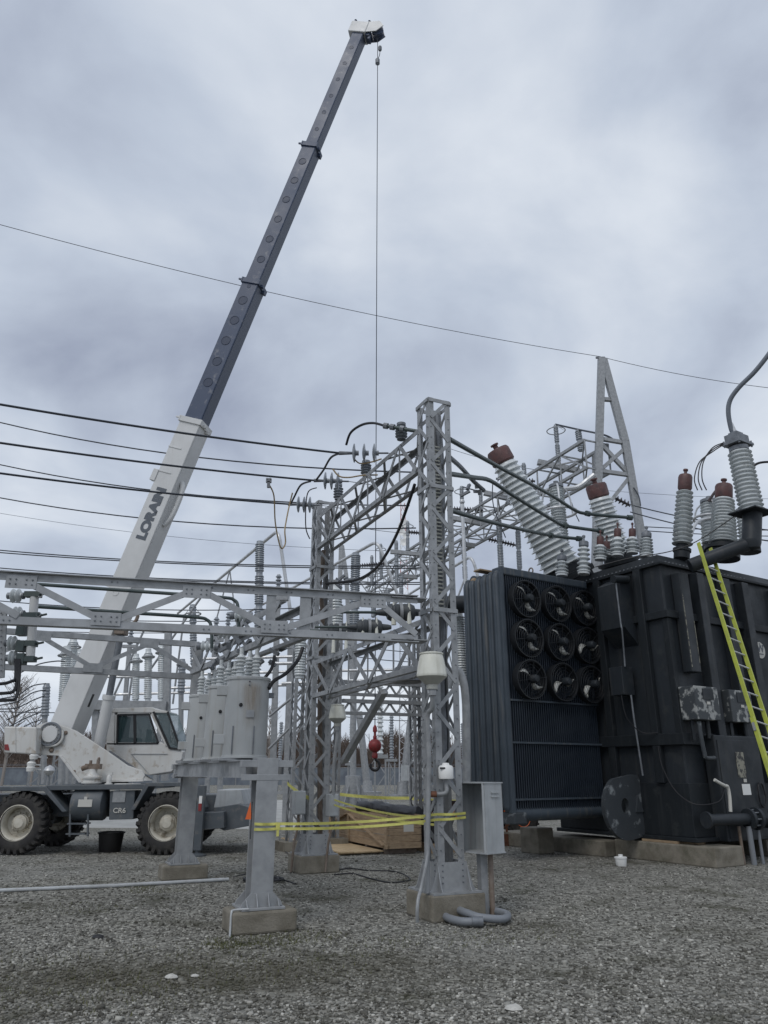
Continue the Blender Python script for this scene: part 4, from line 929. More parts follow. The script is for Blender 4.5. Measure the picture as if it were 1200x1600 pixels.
# boom
PH, EL = R(-10), R(71.95)
hx = V((math.cos(PH), math.sin(PH), 0)); ba = hx*math.cos(EL)+UP*math.sin(EL); bm_ = -hx*math.sin(EL)+UP*math.cos(EL); bs_ = V((math.sin(PH), -math.cos(PH), 0))
B0 = at(107, 1134, 19.5)
def bpnt(s, u, v): return B0+ba*s+bm_*u+bs_*v       # u: towards the upper side, v: towards the camera side
def section(name, s0, s1, hh, m_, mu, lip=True):
    b = MB(); b.box(bpnt((s0+s1)/2, 0, 0), (hh, hh, s1-s0), (bm_, bs_, ba)); o = b.build(name, m_, crane, bevel=.02)
    b = MB(); b.box(bpnt((s0+s1)/2, -hh/2-.004, 0), (.008, hh*.86, s1-s0-.1), (bm_, bs_, ba)); b.build('wear_plate', mu, o)
    if lip:
        b = MB()
        for sgn in (-1, 1):
            b.box(bpnt(s1-.07, sgn*(hh/2+.02), 0), (.045, hh+.10, .16), (bm_, bs_, ba)); b.box(bpnt(s1-.07, 0, sgn*(hh/2+.02)), (hh+.0, .045, .16), (bm_, bs_, ba))
        b.box(bpnt(s1-.03, hh/2+.10, hh/2-.05), (.16, .05, .05), (bm_, bs_, ba)); b.box(bpnt(s1-.10, -hh/2-.06, hh*.2), (.10, .10, .08), (bm_, bs_, ba)); b.box(bpnt(s1-.16, -hh/2-.05, -hh*.2), (.10, .10, .10), (bm_, bs_, ba))
        b.build('collar', m_, o, bevel=.008)
    return o
h1, h2, h3, h4 = .64, .53, .47, .40
s1_ = section('boom_base', -.45, 8.7, h1, 'white_clean', 'white_clean')
s2_ = section('boom_section', 8.4, 13.45, h2, 'boom_dark', 'boom_under')
s3_ = section('boom_section', 13.2, 18.7, h3, 'boom_dark', 'boom_under')
s4_ = section('boom_section', 18.4, 23.6, h4, 'boom_dark', 'boom_under', False)
def discs(o, ss, hh, r, raised):
    for s in ss:
        b = MB(); c = bpnt(s, 0, hh/2)
        if raised: b.ring(c, bs_, r, .014, 26, 6); b.lathe(c, bs_, [(r, -.01), (r, .004), (0, .004)], 26)
        else: b.lathe(c, bs_, [(r, -.01), (r, .006), (r*.8, .006), (r*.75, .002), (0, .002)], 22)
        b.build('access_disc', 'boom_disc', o, True)
discs(s2_, [9.9, 10.6, 11.3, 12.0, 12.7], h2, .135, True); discs(s2_, [13.2], h2, .06, False)
discs(s3_, [14.2, 14.95, 15.7, 16.45, 17.2, 17.95], h3, .115, True)
discs(s4_, [19.3, 20.0, 20.7, 21.4, 22.1, 22.8], h4, .075, False)
b = MB()
for s in (7.0, 7.75): b.box(bpnt(s, .12, h1/2+.008), (h1*.62, .02, .03), (bm_, bs_, ba))
b.build('weld_rib', 'white_clean', s1_)
b = MB(); b.box(bpnt(6.85, h1/2+.06, h1/2-.05), (.16, .16, .34), (bm_, bs_, ba)); b.build('bracket', 'white_clean', s1_, bevel=.01)
b = MB(); b.tube([bpnt(6.9, -h1/2-.02, .05), bpnt(6.6, -h1/2-.14, .05), bpnt(5.9, -h1/2-.14, .05), bpnt(5.6, -h1/2-.02, .05)], .07, 10); b.build('jib_stow_bracket', 'white_clean', s1_, True)
b = MB(); b.lathe(bpnt(3.5, .05, h1/2), bs_, [(.09, 0), (.09, .012), (.07, .012), (.07, .004), (0, .004)], 20); b.box(bpnt(3.6, h1/2+.06, h1/2-.1), (.12, .04, .04), (bm_, bs_, ba)); b.build('port_cover', 'white_clean', s1_)
b = MB(); b.box(bpnt(.75, -h1/2-.003, .02), (.012, .11, .34), (bm_, bs_, ba)); b.build('slot', 'black', s1_, bevel=.05)
b = MB(); b.tube([bpnt(1.5, .12, h1/2+.004), bpnt(1.33, -.02, h1/2+.004), bpnt(1.40, -.26, h1/2+.004)], .008, 4, 1); b.build('weld_seam', 'plastic_white', s1_)
# lettering
def text_mesh(body, size, org, xdir, ydir, ndir, parent, m_, name, sx=1., off=.0, depth=.006):
    cu = bpy.data.curves.new('t', 'FONT'); cu.body = body; cu.size = size; cu.extrude = depth/2; cu.offset = off; cu.resolution_u = 4
    ob = bpy.data.objects.new('t', cu); col.objects.link(ob); bpy.context.view_layer.update()
    me = bpy.data.meshes.new_from_object(ob.evaluated_get(bpy.context.evaluated_depsgraph_get())); bpy.data.objects.remove(ob)
    b = MB(); b.add([V(org)+V(xdir)*(v.co.x*sx)+V(ydir)*v.co.y+V(ndir)*v.co.z for v in me.vertices], [tuple(p.vertices) for p in me.polygons])
    return b.build(name, m_, parent)
text_mesh('LORAIN', .37, bpnt(5.02, -.135, h1/2+.006), ba, bm_, bs_, s1_, 'letter', 'lettering', 1.14, .024)
text_mesh('CR6', .15, cp(176, 1270, .095), XA, UP, -YA, bx_, 'paper', 'lettering', 1.1, .002)
# boom head and rope
HS = 23.6
b = MB(); b.box(bpnt(HS+.10, .04, 0), (.62, .50, .46), (bm_, bs_, ba)); hd = b.build('boom_head', 'white_clean', crane, bevel=.02)
for v in (-.2, .2):
    b = MB(); b.prism([bpnt(HS-.1, -.25, v), bpnt(HS+.33, -.15, v), bpnt(HS+.42, -.62, v), bpnt(HS+.24, -.80, v), bpnt(HS-.02, -.62, v)], bs_*.03); b.build('head_plate', 'white_clean' if v > 0 else 'boom_dark', hd)
b = MB()
for v in (-.08, .08): b.lathe(bpnt(HS+.15, -.60, v-.03), bs_, [(.0, 0), (.2, 0), (.17, .03), (.2, .06), (0, .06)], 24)
b.build('sheave', 'boom_dark', hd, True)
b = MB()
for s, u in ((HS+.36, .28), (HS+.36, -.22)): b.lathe(bpnt(s, u, .15), ba, [(.03, 0), (.03, .08), (.05, .1), (.0, .12)], 8)
b.box(bpnt(HS-.06, -.34, .0), (.14, .34, .22), (bm_, bs_, ba)); b.box(bpnt(HS-.20, -.42, .1), (.07, .08, .16), (bm_, bs_, ba)); b.build('head_fitting', 'boom_dark', hd)
rt = at(590, 82, bpnt(HS+.1, -.8, 0).y)
ball = at(593, 1165, rt.y)
rope_top = V((rt.x, rt.y, bpnt(HS+.15, -.6, 0).z-.1)); hook_x = V((rt.x, rt.y, 0))
b = MB(); b.cyl(rope_top, V((rt.x, rt.y, ball.z+.45)), .013, n=6); b.build('hoist_rope', 'wire', crane, True)
b = MB(); c = at(590, 97, rt.y); b.lathe(V((rt.x, rt.y, c.z-.12)), UP, [(.03, 0), (.075, .05), (.075, .22), (.03, .26)], 10); b.tube([V((rt.x, rt.y, c.z+.12)), V((rt.x+.07, rt.y, c.z+.35)), V((rt.x+.08, rt.y, c.z+.75))], .014, 6); b.lathe(V((rt.x+.08, rt.y, c.z+.5)), UP, [(.03, 0), (.06, .04), (.06, .18), (.02, .22)], 8); b.build('anti_two_block_weight', 'galv_dark', crane, True)
# lift cylinder
c0 = cp(152, 1178, 1.15); c1 = cp(171, 1086, .95); c2 = cp(190, 985, .75)
b = MB(); d = (c1-c0); b.lathe(c0, d, [(.125, 0), (.14, .05), (.14, d.length-.12), (.16, d.length-.11), (.16, d.length)], 24); lc = b.build('lift_cylinder', 'white_clean', crane, True)
b = MB(); b.cyl(c1, c2, .085, n=20); b.build('rod', 'galv_dark', lc, True)
b = MB(); b.box(c2, (.26, .34, .24)); b.tube([c2+V((.2, 0, .1)), c2+V((.34, 0, .25)), c2+V((.38, 0, .4))], .05, 8); b.build('rod_clevis', 'rusty_grey', lc, bevel=.02)
# hook ball: hangs on the rope
HB = V((rt.x, rt.y, ball.z))
t = thing('hook_ball', 'red overhaul ball with black hook hanging on the crane rope', 'crane hook', HB-UP*.45)
b = MB(); b.lathe(HB, UP, [(0, -.155)]+[(.155*math.cos(a), .155*math.sin(a)) for a in [R(x) for x in range(-75, 80, 15)]]+[(.045, .16), (.045, .21), (.03, .23), (.03, .30), (.05, .31), (.05, .40), (.02, .46)], 26); b.build('ball', 'redball', t, True)
b = MB(); b.lathe(HB, UP, [(.06, -.28), (.07, -.24), (.07, -.20), (.05, -.14)], 16); b.build('swivel', 'redball', t, True)
pts = [HB+V((.0, 0, -.26)), HB+V((.02, 0, -.31)), HB+V((.09, 0, -.37)), HB+V((.105, 0, -.46)), HB+V((.04, 0, -.54)), HB+V((-.05, 0, -.53)), HB+V((-.10, 0, -.46)), HB+V((-.09, 0, -.40))]
b = MB(); b.tube(pts, .033, 10, 5); b.build('hook', 'black', t, True)
b = MB(); b.bar(HB+V((.0, -.01, -.3)), HB+V((-.08, -.01, -.42)), .02, .015); b.build('latch', 'galv', t)

# tub below the crane
def tub(p, label, r, h, m_, name='tub'):
    t = thing(name, label, 'bucket', p)
    b = MB(); b.lathe(p, UP, [(r*.8, 0), (r*.82, .01), (r*.97, h), (r*.9, h), (r*.78, .03), (0, .03)], 28); b.build('wall', m_, t, True)
    b = MB(); b.ring(p+UP*h, UP, r, .02*r/.3, 28, 6); b.build('rim', m_, t, True)
    return t
p = gnd(171, 1331); tub(p, 'black plastic tub on the gravel under the crane', .30, .42, 'black')
p = gnd(971, 1353); t = thing('plastic_pail', 'small white lidded pail on the gravel in front of the transformer pad', 'bucket', p)
b = MB(); b.lathe(p, UP, [(.095, 0), (.10, .01), (.115, .13), (.115, .14)], 20); b.build('wall', 'plastic_white', t, True)
b = MB(); b.lathe(p, UP, [(.125, .14), (.125, .165), (.11, .17), (.045, .172), (.045, .21), (0, .212)], 20); b.build('lid', 'plastic_white', t, True)

# ================================================================== CRATE, BOARDS, TARP, ORANGE LIFT
def crate():
    A = gnd(607, 1336); wd, ln, h = .82, 4.7, .84; ex = NN; ey = D
    t = thing('wooden_crate', 'long weathered wooden crate on skids behind the yellow tape', 'crate', A)
    z0 = .12
    n = 5; ph_ = (h-z0)/n
    for k in range(n):
        z = z0+ph_*(k+.5); j = random.uniform(-.006, .006)
        b = MB(); b.box(A-ex*.012+ey*ln/2+ex*j+UP*z, (.028, ln+random.uniform(-.03, .03), ph_-.014), (ex, ey, UP)); b.build('plank', 'wood', t)
        b = MB(); b.box(A+ex*(wd+.012)+ey*ln/2+UP*z, (.028, ln, ph_-.014), (ex, ey, UP)); b.build('plank', 'wood', t)
        b = MB(); b.box(A+ex*wd/2-ey*.016+ey*j+UP*z, (wd-.03, .028, ph_-.014), (ex, ey, UP)); b.build('plank', 'wood', t)
        b = MB(); b.box(A+ex*wd/2+ey*(ln+.016)+UP*z, (wd-.03, .028, ph_-.014), (ex, ey, UP)); b.build('plank', 'wood', t)
    for y in (.06, ln/2, ln-.06):
        b = MB(); b.box(A-ex*.04+ey*y+UP*(z0+(h-z0)/2), (.026, .12, h-z0), (ex, ey, UP)); b.build('batten', 'wood', t)
    for y0, y1 in ((.12, ln/2-.06), (ln-.12, ln/2+.06)):
        b = MB(); b.bar(A-ex*.042+ey*y0+UP*(z0+.07), A-ex*.042+ey*y1+UP*(h-.07), .024, .13, ex); b.build('diagonal_board', 'wood', t)
    for y in (.25, 1.3, 2.4, 3.5, 4.45):
        b = MB(); b.box(A+ex*wd/2+ey*y+UP*.06, (wd, .12, .115), (ex, ey, UP)); b.build('skid', 'rusty_grey', t)
    b = MB(); b.box(A+ex*.5-ey*.034+UP*.55, (.26, .006, .15), (ex, ey, UP)); b.build('paper_label', 'paper', t)
    b = MB(); b.box(A+ex*.45+ey*ln/2+UP*(z0+.03), (wd-.06, ln-.08, .03), (ex, ey, UP)); b.build('floor_board', 'wood', t)
    return A, wd, ln, h
CA, cw_, cl_, ch_ = crate()
def boards(c, label, n, ln, wd, ang_):
    t = thing('board_panel', label, 'boards', c, 'wooden lids on the ground')
    ex = V((math.cos(ang_), math.sin(ang_), 0)); ey = V((-ex.y, ex.x, 0))
    for y in (-ln*.38, 0, ln*.38):
        b = MB(); b.box(c+ey*y+UP*.03, (n*wd, .09, .04), (ex, ey, UP)); b.build('batten', 'wood_new', t)
    for k in range(n):
        b = MB(); b.box(c+ex*(k-(n-1)/2)*wd+ey*random.uniform(-.03, .03)+UP*.065, (wd-.012, ln, .026), (ex, ey, UP)); b.build('plank', 'wood_new', t)
boards(gnd(541, 1330), 'pale new wooden lid lying flat in front of the crate', 7, 2.0, .15, math.atan2(NN.y, NN.x))
boards(gnd(493, 1318), 'second pale wooden lid on the ground beside the second tower', 7, 2.4, .15, math.atan2(NN.y, NN.x)+.05)
b = MB(); p = CA+NN*.35+D*2.6+UP*.93; q = CA+NN*.95+D*.3+UP*.86
b.tube([p, p.lerp(q, .3)+UP*.05, p.lerp(q, .6), q], .13, 12, 5)
b.v = [(x+random.uniform(-.025, .025), y+random.uniform(-.025, .025), z+random.uniform(-.025, .02)) for x, y, z in b.v]
tag(b.build('rolled_tarp', 'tarp', smooth=True), 'dark rolled tarp lying on top of the wooden crate', 'tarp')
b = MB(); c = CA+NN*(cw_+.55)+D*.4
t = thing('storage_box', 'dark box on wooden boards between the crate and the nearest tower', 'box', c)
b = MB(); b.box(c+UP*.48, (.55, .9, .56), (NN, D, UP)); b.build('body', 'black', t, bevel=.02)
b = MB(); b.box(c+UP*.1, (.62, 1.0, .2), (NN, D, UP)); b.build('skid', 'wood', t)

def orange_lift():
    Y = 23.6; xa, xb = at(668, 1300, Y).x, at(818, 1290, Y).x
    t = thing('lift_truck', 'orange lift truck standing behind the radiator, mostly hidden', 'truck', V(((xa+xb)/2, Y+.7, 0)))
    for x in (xa+.1, xb):
        for y in (Y, Y+1.5):
            b = MB(); b.lathe((x, y, .46), YA, [(.2, 0), (.40, .0), (.46, .06), (.46, .26), (.40, .32), (.2, .32)], 30)
            for k in range(22): a = k*2*math.pi/22; b.box((x+math.cos(a)*.46, y+.16, .46+math.sin(a)*.46), (.06, .3, .06))
            wl = b.build('wheel', 'rubber', t)
            b = MB(); b.lathe((x, y-.01, .46), YA, [(0, .04), (.16, .03), (.21, 0), (.21, .1)], 20); b.build('hub', 'orange', wl, True)
    b = MB(); b.box(((xa+xb)/2+.1, Y+.9, .60), (xb-xa-.9, 1.1, .30)); b.build('body', 'orange', t, bevel=.03)
    b = MB(); b.box((xb+.02, Y+.9, 1.02), (.62, 1.3, .28)); b.build('hood', 'orange', t, bevel=.04)
    b = MB(); b.box((xa+.05, Y+.9, .62), (.45, 1.2, .5)); b.build('counterweight', 'orange', t, bevel=.05)
    b = MB(); b.bar((xa, Y+.9, .85), (xb, Y+.9, .85), .2, .2); b.build('arm', 'black', t)
orange_lift()
p = gnd(672, 1328); t = thing('orange_jack', 'low orange steel jack frame on the gravel behind the nearest tower', 'jack', p)
b = MB(); b.box(p+V((0, .3, .30)), (.16, .5, .50)); b.build('body', 'orange', t, bevel=.02)
b = MB(); b.box(p+V((.32, .3, .42)), (.5, .12, .12)); b.build('beam', 'orange', t, bevel=.01)
b = MB(); b.box(p+V((.2, .3, .06)), (.8, .5, .06)); b.build('foot_plate', 'rusty', t)
p = gnd(786, 1322); t = thing('jack_stand', 'rusty red steel stand on a box foot left of the radiator', 'stand', p)
b = MB(); b.box(p+V((-.02, .2, .14)), (.34, .4, .28)); b.build('box_foot', 'rusty', t)
b = MB(); b.bar(p+V((.13, .1, .28)), p+V((.13, .1, 1.05)), .05, .05); b.bar(p+V((-.15, .1, 1.0)), p+V((.3, .1, 1.02)), .05, .04); b.bar(p+V((-.15, .1, .3)), p+V((.2, .1, .5)), .03, .03); b.build('upright', 'rusty', t)

# ================================================================== POWER TRANSFORMER
U = V((.848, .53, 0)).normalized(); W = V((-U.y, U.x, 0)); T0 = V((6.37, 16.5, 0))
def tp(a, b, z): return T0+U*a+W*b+UP*z
AX = (U, W, UP)
tr = thing('power_transformer', 'huge black power transformer with fan cooled radiator bank at the right', 'transformer', tp(3, 1.8, .36))
def tbox(name, a0, a1, b0, b1, z0, z1, m='tr_black', parent=None, bevel=.012):
    b = MB(); b.box(tp((a0+a1)/2, (b0+b1)/2, (z0+z1)/2), (a1-a0, b1-b0, z1-z0), AX); return b.build(name, m, parent or tr, bevel=bevel)
ZT = 6.6
body = tbox('tank', 0, 7.5, 0, 3.7, .62, 6.35, 'tr_panel', bevel=.04)
b = MB(); P = [tp(0, 0, 6.35), tp(7.5, 0, 6.35), tp(7.5, 3.7, 6.35), tp(0, 3.7, 6.35)]; Q = [tp(.18, .18, ZT), tp(7.3, .18, ZT), tp(7.3, 3.5, ZT), tp(.18, 3.5, ZT)]
b.add(P+Q, [(0, 1, 5, 4), (1, 2, 6, 5), (2, 3, 7, 6), (3, 0, 4, 7), (4, 5, 6, 7), (3, 2, 1, 0)]); b.build('cover', 'tr_black', tr)
tbox('base_skirt', -.06, 7.55, -.06, 3.75, .50, 1.55, 'tr_black')
tbox('base_plate', -.16, 7.6, -.16, 3.8, .42, .50, 'tr_black')
tbox('belt', -.14, 7.6, -.14, 3.8, 2.32, 2.56, 'tr_black')
tbox('belt', -.10, 7.6, -.10, 3.8, 5.05, 5.22, 'tr_black')
tbox('cover_flange', -.10, 7.6, -.10, 3.8, 6.28, 6.345, 'tr_black')
for b0 in (.5, 1.75): tbox('stiffener', -.13, 0, b0, b0+.2, 1.55, 6.28)
for a0 in (1.0, 2.0, 2.75, 4.2): tbox('stiffener', a0, a0+.26, -.22, 0, 1.55, 6.2, 'tr_panel')
tbox('corner_rib', -.05, .10, -.05, .10, 2.56, 5.05)
bolts_ = MB()
for i in range(30): bolts_.lathe(tp(-.12, .1+.12*i, 6.345), UP, [(.018, 0), (.018, .02)], 6)
for i in range(24): bolts_.lathe(tp(.1+.13*i, -.12*.7, 6.345), UP, [(.018, 0), (.018, .02)], 6)
bolts_.build('bolts', 'galv_dark', tr, kind='stuff')
# hanging channel near the corner, patched boxes, control cabinet
ch = tbox('hanging_channel', .30, .62, -.26, -.02, 3.85, 6.1, 'tr_panel', bevel=.02)
b = MB(); b.bar(tp(.315, -.262, 5.6), tp(.315, -.262, 3.95), .02, .008, -W); b.build('scratch', 'paper_dull', ch)
b = MB(); b.bar(tp(.60, -.262, 5.0), tp(.60, -.262, 4.0), .012, .008, -W); b.build('scratch', 'paper_dull', ch)
for a0, pr_ in ((.02, .44), (1.38, .34)):
    bx_ = tbox('terminal_box', a0, a0+.80, -pr_, 0, 2.82, 3.52, 'peeled', bevel=.015)
    b = MB(); b.box(tp(a0+.44, -pr_-.008, 3.36), (.36, .014, .22), AX); b.build('plate', 'tr_panel', bx_)
    b = MB(); b.box(tp(a0+.42, -pr_-.008, 3.17), (.10, .014, .06), AX); b.build('tag', 'paper', bx_)
    b = MB(); b.bar(tp(a0+.1, -.2, 2.82), tp(a0+.1, -.2, 2.4), .06, .06); b.build('conduit', 'tr_panel', bx_); b = MB(); b.cyl(tp(a0+.55, -.25, 2.82), tp(a0+.55, -.25, 2.45), .05, n=10); b.build('conduit', 'tr_panel', bx_)
ctl = tbox('control_cabinet', .58, 2.15, -.36, -.06, .42, 2.52, 'tr_panel', bevel=.02)
b = MB(); b.box(tp(1.37, -.368, 1.45), (1.45, .016, 1.95), AX); b.build('door', 'tr_panel', ctl, bevel=.006)
b = MB(); b.box(tp(1.35, -.380, 1.92), (.28, .012, .52), AX); b.build('gauge_plate', 'paper_dull', ctl)
b = MB(); b.box(tp(1.42, -.380, 1.42), (.28, .012, .22), AX); b.build('notice', 'plastic_white', ctl)
b = MB(); b.box(tp(1.42, -.380, 1.60), (.10, .012, .07), AX); b.build('notice', 'paper', ctl)
pts = [tp(1.9+.12*math.cos(k*.55), -.40-.01*(k % 3), 1.3+.25*math.sin(k*.55)) for k in range(34)]
b = MB(); b.tube(pts, .012, 6, 3); b.build('hanging_coil', 'cable', ctl, True)
# emblem on the right: white roundel with a W
c = tp(3.38, -.012, 4.6)
b = MB(); b.lathe(c, -W, [(.19, 0), (.20, .006), (.20, .016), (.0, .016)], 36); em = b.build('emblem', 'paper', body, True)
text_mesh('W', .26, c-W*.02-U*.115-UP*.045, U, UP, -W, em, 'letter', 'emblem_letter', 1., .004)
b = MB(); b.box(c-W*.021-UP*.095, (.2, .006, .022), AX)
for x in (-.10, 0, .10): b.lathe(c-W*.019+U*x+UP*.155*(1-.25*abs(x)*10), -W, [(.018, 0), (.018, .004)], 10)
b.build('emblem_mark', 'letter', em)
# box and duct on the left side of the tank
tbox('terminal_box', -.50, -.13, 1.0, 1.38, 3.42, 4.05, 'tr_panel', bevel=.012)
b = MB(); b.prism([tp(-.42, .85, 6.0), tp(0, .85, 6.22), tp(0, .85, 4.55), tp(-.42, .85, 4.95)], W*.7); b.build('duct', 'tr_panel', tr)
b = MB(); b.cyl(tp(-.70, .8, 6.02), tp(-.2, .8, 6.08), .09, n=14); b.build('pipe_elbow', 'tr_black', tr, True)
b = MB(); b.tube([tp(-.62, .8, 5.98), tp(-.60, .8, 5.0), tp(-.58, .8, 4.85), tp(-.42, .95, 4.35), tp(-.40, .98, 4.05)], .02, 8, 3); b.build('conduit', 'galv_dark', tr, True)
b = MB(); b.tube([tp(-.30, .98, 3.42), tp(-.29, .98, 3.0), tp(-.2, .98, 1.7)], .022, 8, 1); b.build('conduit', 'galv_dark', tr, True)
b = MB(); b.tube([tp(-.6, 1.0, 3.4), tp(-.55, .95, 2.9), tp(-.3, .8, 2.6), tp(-.15, .5, 2.58)], .012, 6); b.build('wire', 'cable', tr, True)
b = MB(); b.tube([tp(-.17, .5, 2.3), tp(-.19, .45, 1.9), tp(-.17, .2, 1.4), tp(-.12, -.2, 1.15), tp(.3, -.45, 1.2), tp(.55, -.45, 1.45)], .012, 6); b.build('wire', 'cable', tr, True)
b = MB(); b.tube([tp(.15, -.35, 2.78), tp(.14, -.36, 2.5), tp(.18, -.36, 2.15), tp(.22, -.36, 2.05), tp(.5, -.36, 2.05)], .045, 10, 4); b.build('conduit', 'peeled_lug', tr, True)
# lifting lug plate with hole
def lug(b0):
    cz = 1.02; pts = []; n = 20; R0 = .66
    C_ = lambda a, z: tp(a, b0, z)
    outer = [(-.06, 1.72), (-.30, 1.72)]+[(-.58+R0*math.cos(R(t)), 1.05+R0*math.sin(R(t))) for t in range(118, 275, 12)]+[(-.06, .46)]
    hole = [(-.60+.13*math.cos(2*math.pi*k/16), 1.08+.17*math.sin(2*math.pi*k/16)) for k in range(16)]
    # ring of quads between outline and hole, by matching angles
    b = MB(); m_ = 48; cx, cz = -.60, 1.08
    def hit(t):
        best = None; dx_, dz_ = math.cos(t), math.sin(t)
        for i in range(len(outer)):
            (x1_, z1_), (x2_, z2_) = outer[i], outer[(i+1) % len(outer)]
            ex_, ez_ = x2_-x1_, z2_-z1_; den = dx_*ez_-dz_*ex_
            if abs(den) < 1e-9: continue
            s = ((x1_-cx)*ez_-(z1_-cz)*ex_)/den; w_ = ((x1_-cx)*dz_-(z1_-cz)*dx_)/den
            if s > 0 and -1e-6 <= w_ <= 1+1e-6: best = s if best is None else max(best, s)
        return cx+dx_*best, cz+dz_*best
    O_ = [hit(2*math.pi*k/m_) for k in range(m_)]; H_ = [(cx+.12*math.cos(2*math.pi*k/m_), cz+.16*math.sin(2*math.pi*k/m_)) for k in range(m_)]
    for dep in (0, .10): b.v += [tuple(tp(x, b0+dep, z)) for x, z in O_]+[tuple(tp(x, b0+dep, z)) for x, z in H_]
    for k in range(m_):
        j = (k+1) % m_; M2 = 2*m_
        b.f += [(k, j, m_+j, m_+k), (M2+j, M2+k, M2+m_+k, M2+m_+j), (j, k, M2+k, M2+j), (m_+k, m_+j, M2+m_+j, M2+m_+k)]
    b.build('lifting_lug', 'peeled_lug', tr, bevel=0)
lug(1.2)
b = MB(); b.prism([tp(-.30, 1.17, .95), tp(-.06, 1.17, .95), tp(-.20, 1.17, 1.3)], W*.03); b.build('lug_rib', 'peeled_lug', tr)
# pipe and valve at the foot of the near corner
b = MB(); c0, c1 = tp(-.15, -.42, .86), tp(1.0, -.62, .86); d = (c1-c0).normalized(); ln = (c1-c0).length
b.lathe(c0, d, [(.16, 0), (.16, .05), (.11, .06), (.11, ln-.06), (.20, ln-.05), (.20, ln+.02), (.13, ln+.03), (.13, ln+.14), (.22, ln+.15), (.22, ln+.22), (.10, ln+.23), (.09, ln+.36), (0, ln+.4)], 26); vp = b.build('drain_pipe', 'tr_panel', tr, True)
b = MB()
for k in range(8): a = k*math.pi/4; x = d.cross(UP).normalized(); b.cyl(c1+d*.0+(x*math.cos(a)+UP*math.sin(a))*.17, c1+d*.25+(x*math.cos(a)+UP*math.sin(a))*.17, .016, n=6)
b.build('flange_bolts', 'galv_dark', vp)
b = MB(); b.cyl(tp(1.75, -.45, .75), tp(1.75, -.62, .75), .1, n=16); b.ring(tp(1.75, -.62, .98), W, .06, .012, 16, 6); b.build('valve', 'tr_black', tr, True)
for k, (a, b_) in enumerate(((.78, -.50), (.93, -.62), (1.08, -.55), (1.18, -.66))):
    bb = MB(); bb.cyl(tp(a, b_, 0), tp(a, b_, .72), .055 if k == 1 else .032, n=12); bb.build('riser_pipe', 'conduit' if k % 2 else 'rusty_grey', tr, True)
b = MB(); b.tube([tp(.20, -.5, 1.62), tp(.32, -.52, 1.56), tp(.5, -.52, 1.5), tp(.6, -.5, 1.48), tp(.62, -.5, 1.3), tp(.58, -.5, 1.0)], .035, 8, 4); b.build('hose', 'paper', tr, True)

# ---- radiator bank
RA0, RA1, RB0, RB1, RZ0, RZ1 = -3.0, -.14, 2.15, 3.45, .95, 6.18
rad = tbox('radiator', RA0+.02, RA1, RB0+.20, RB1-.04, RZ0+.1, RZ1-.06, 'black', bevel=0)  # solid black core paints in the shade of the gaps between tubes and fins
fins = MB(); n = 44
for k in range(1, n):
    a = RA0+(RA1-RA0)*k/n
    fins.box(tp(a, (RB0+RB1)/2, (RZ0+RZ1)/2), (.026, RB1-RB0, RZ1-RZ0-.10), AX)
o = fins.build('cooling_fins', 'rad_fin', rad, kind='stuff')
nt_ = 6; tw = (RB1-RB0)/nt_
for k in range(nt_):                       # broad outer plate: six long rounded tubes with domed ends
    bc = RB0+tw*(k+.5); b = MB(); prof = []
    for i in range(9):
        t = math.pi*i/8; prof.append((-math.sin(t)**.6*.10, -math.cos(t)*tw*.44))
    zs = [(RZ0+.02, .35), (RZ0+.07, .8), (RZ0+.14, 1), (RZ1-.14, 1), (RZ1-.05, .8), (RZ1+.0, .35)]
    for z, f in zs: b.v += [tuple(tp(RA0+p[0]*f, bc+p[1]*(.35+.65*f) if f < 1 else bc+p[1], z)) for p in prof]
    for j in range(len(zs)-1):
        for i in range(8): b.f.append((j*9+i, (j+1)*9+i, (j+1)*9+i+1, j*9+i+1))
    b.f += [tuple(range(9)), tuple(range((len(zs)-1)*9, len(zs)*9))[::-1]]
    tb = b.build('tube', 'rad_tube', rad, True)
    b = MB()
    for off in (-.16, .16): b.bar(tp(RA0-.098+abs(off)*.02, bc+off*tw, RZ0+.2), tp(RA0-.098+abs(off)*.02, bc+off*tw, RZ1-.2), .010, .012, U)
    b.build('pressed_rib', 'rad_tube', tb)
    b = MB(); b.lathe(tp(RA0+.04, bc, RZ1-.03), UP, [(tw*.42, 0), (tw*.40, .05), (tw*.2, .09), (0, .1)], 14); b.build('tube_cap', 'rad_tube' if k != 4 else 'wood', tb, True)
tbox('top_header', RA0+.02, RA1, RB0-.03, RB0+.30, RZ1-.05, RZ1+.14, 'rad_tube', rad, .03)
b = MB(); b.cyl(tp(RA0+.1, RB0+.12, RZ0-.02), tp(RA1, RB0+.12, RZ0-.02), .15, n=18); b.build('bottom_header', 'rad_tube', rad, True)
tbox('header_foot', RA0-.02, RA0+.35, RB0-.08, RB0+.4, RZ0-.22, RZ0+.02, 'peeled_lug', rad, .03)
b = MB(); b.cyl(tp(RA0+.1, RB1-.2, RZ1+.02), tp(RA1, RB1-.2, RZ1+.02), .14, n=16); b.build('top_header', 'rad_tube', rad, True)
for z in (3.28, 2.38, 1.22): tbox('cross_bar', RA0+.06, RA1, RB0-.035, RB0-.003, z-.02, z+.02, 'rad_tube', rad, 0)
tbox('edge_channel', RA0-.03, RA0+.08, RB0-.05, RB0+.06, RZ0, RZ1, 'rad_tube', rad, .01)
b = MB(); b.box(tp(-2.5, 2.9, RZ1+.20), (1.1, .25, .035), AX); b.build('loose_plank', 'wood', rad)
b = MB(); b.ring(tp(-1.9, RB0+.1, RZ1+.2), U, .07, .018, 16, 6); b.build('lifting_eye', 'rusty_grey', rad, True)
FA = [[90, 95, 100], [95, 88, 170], [110, 178, 195]]
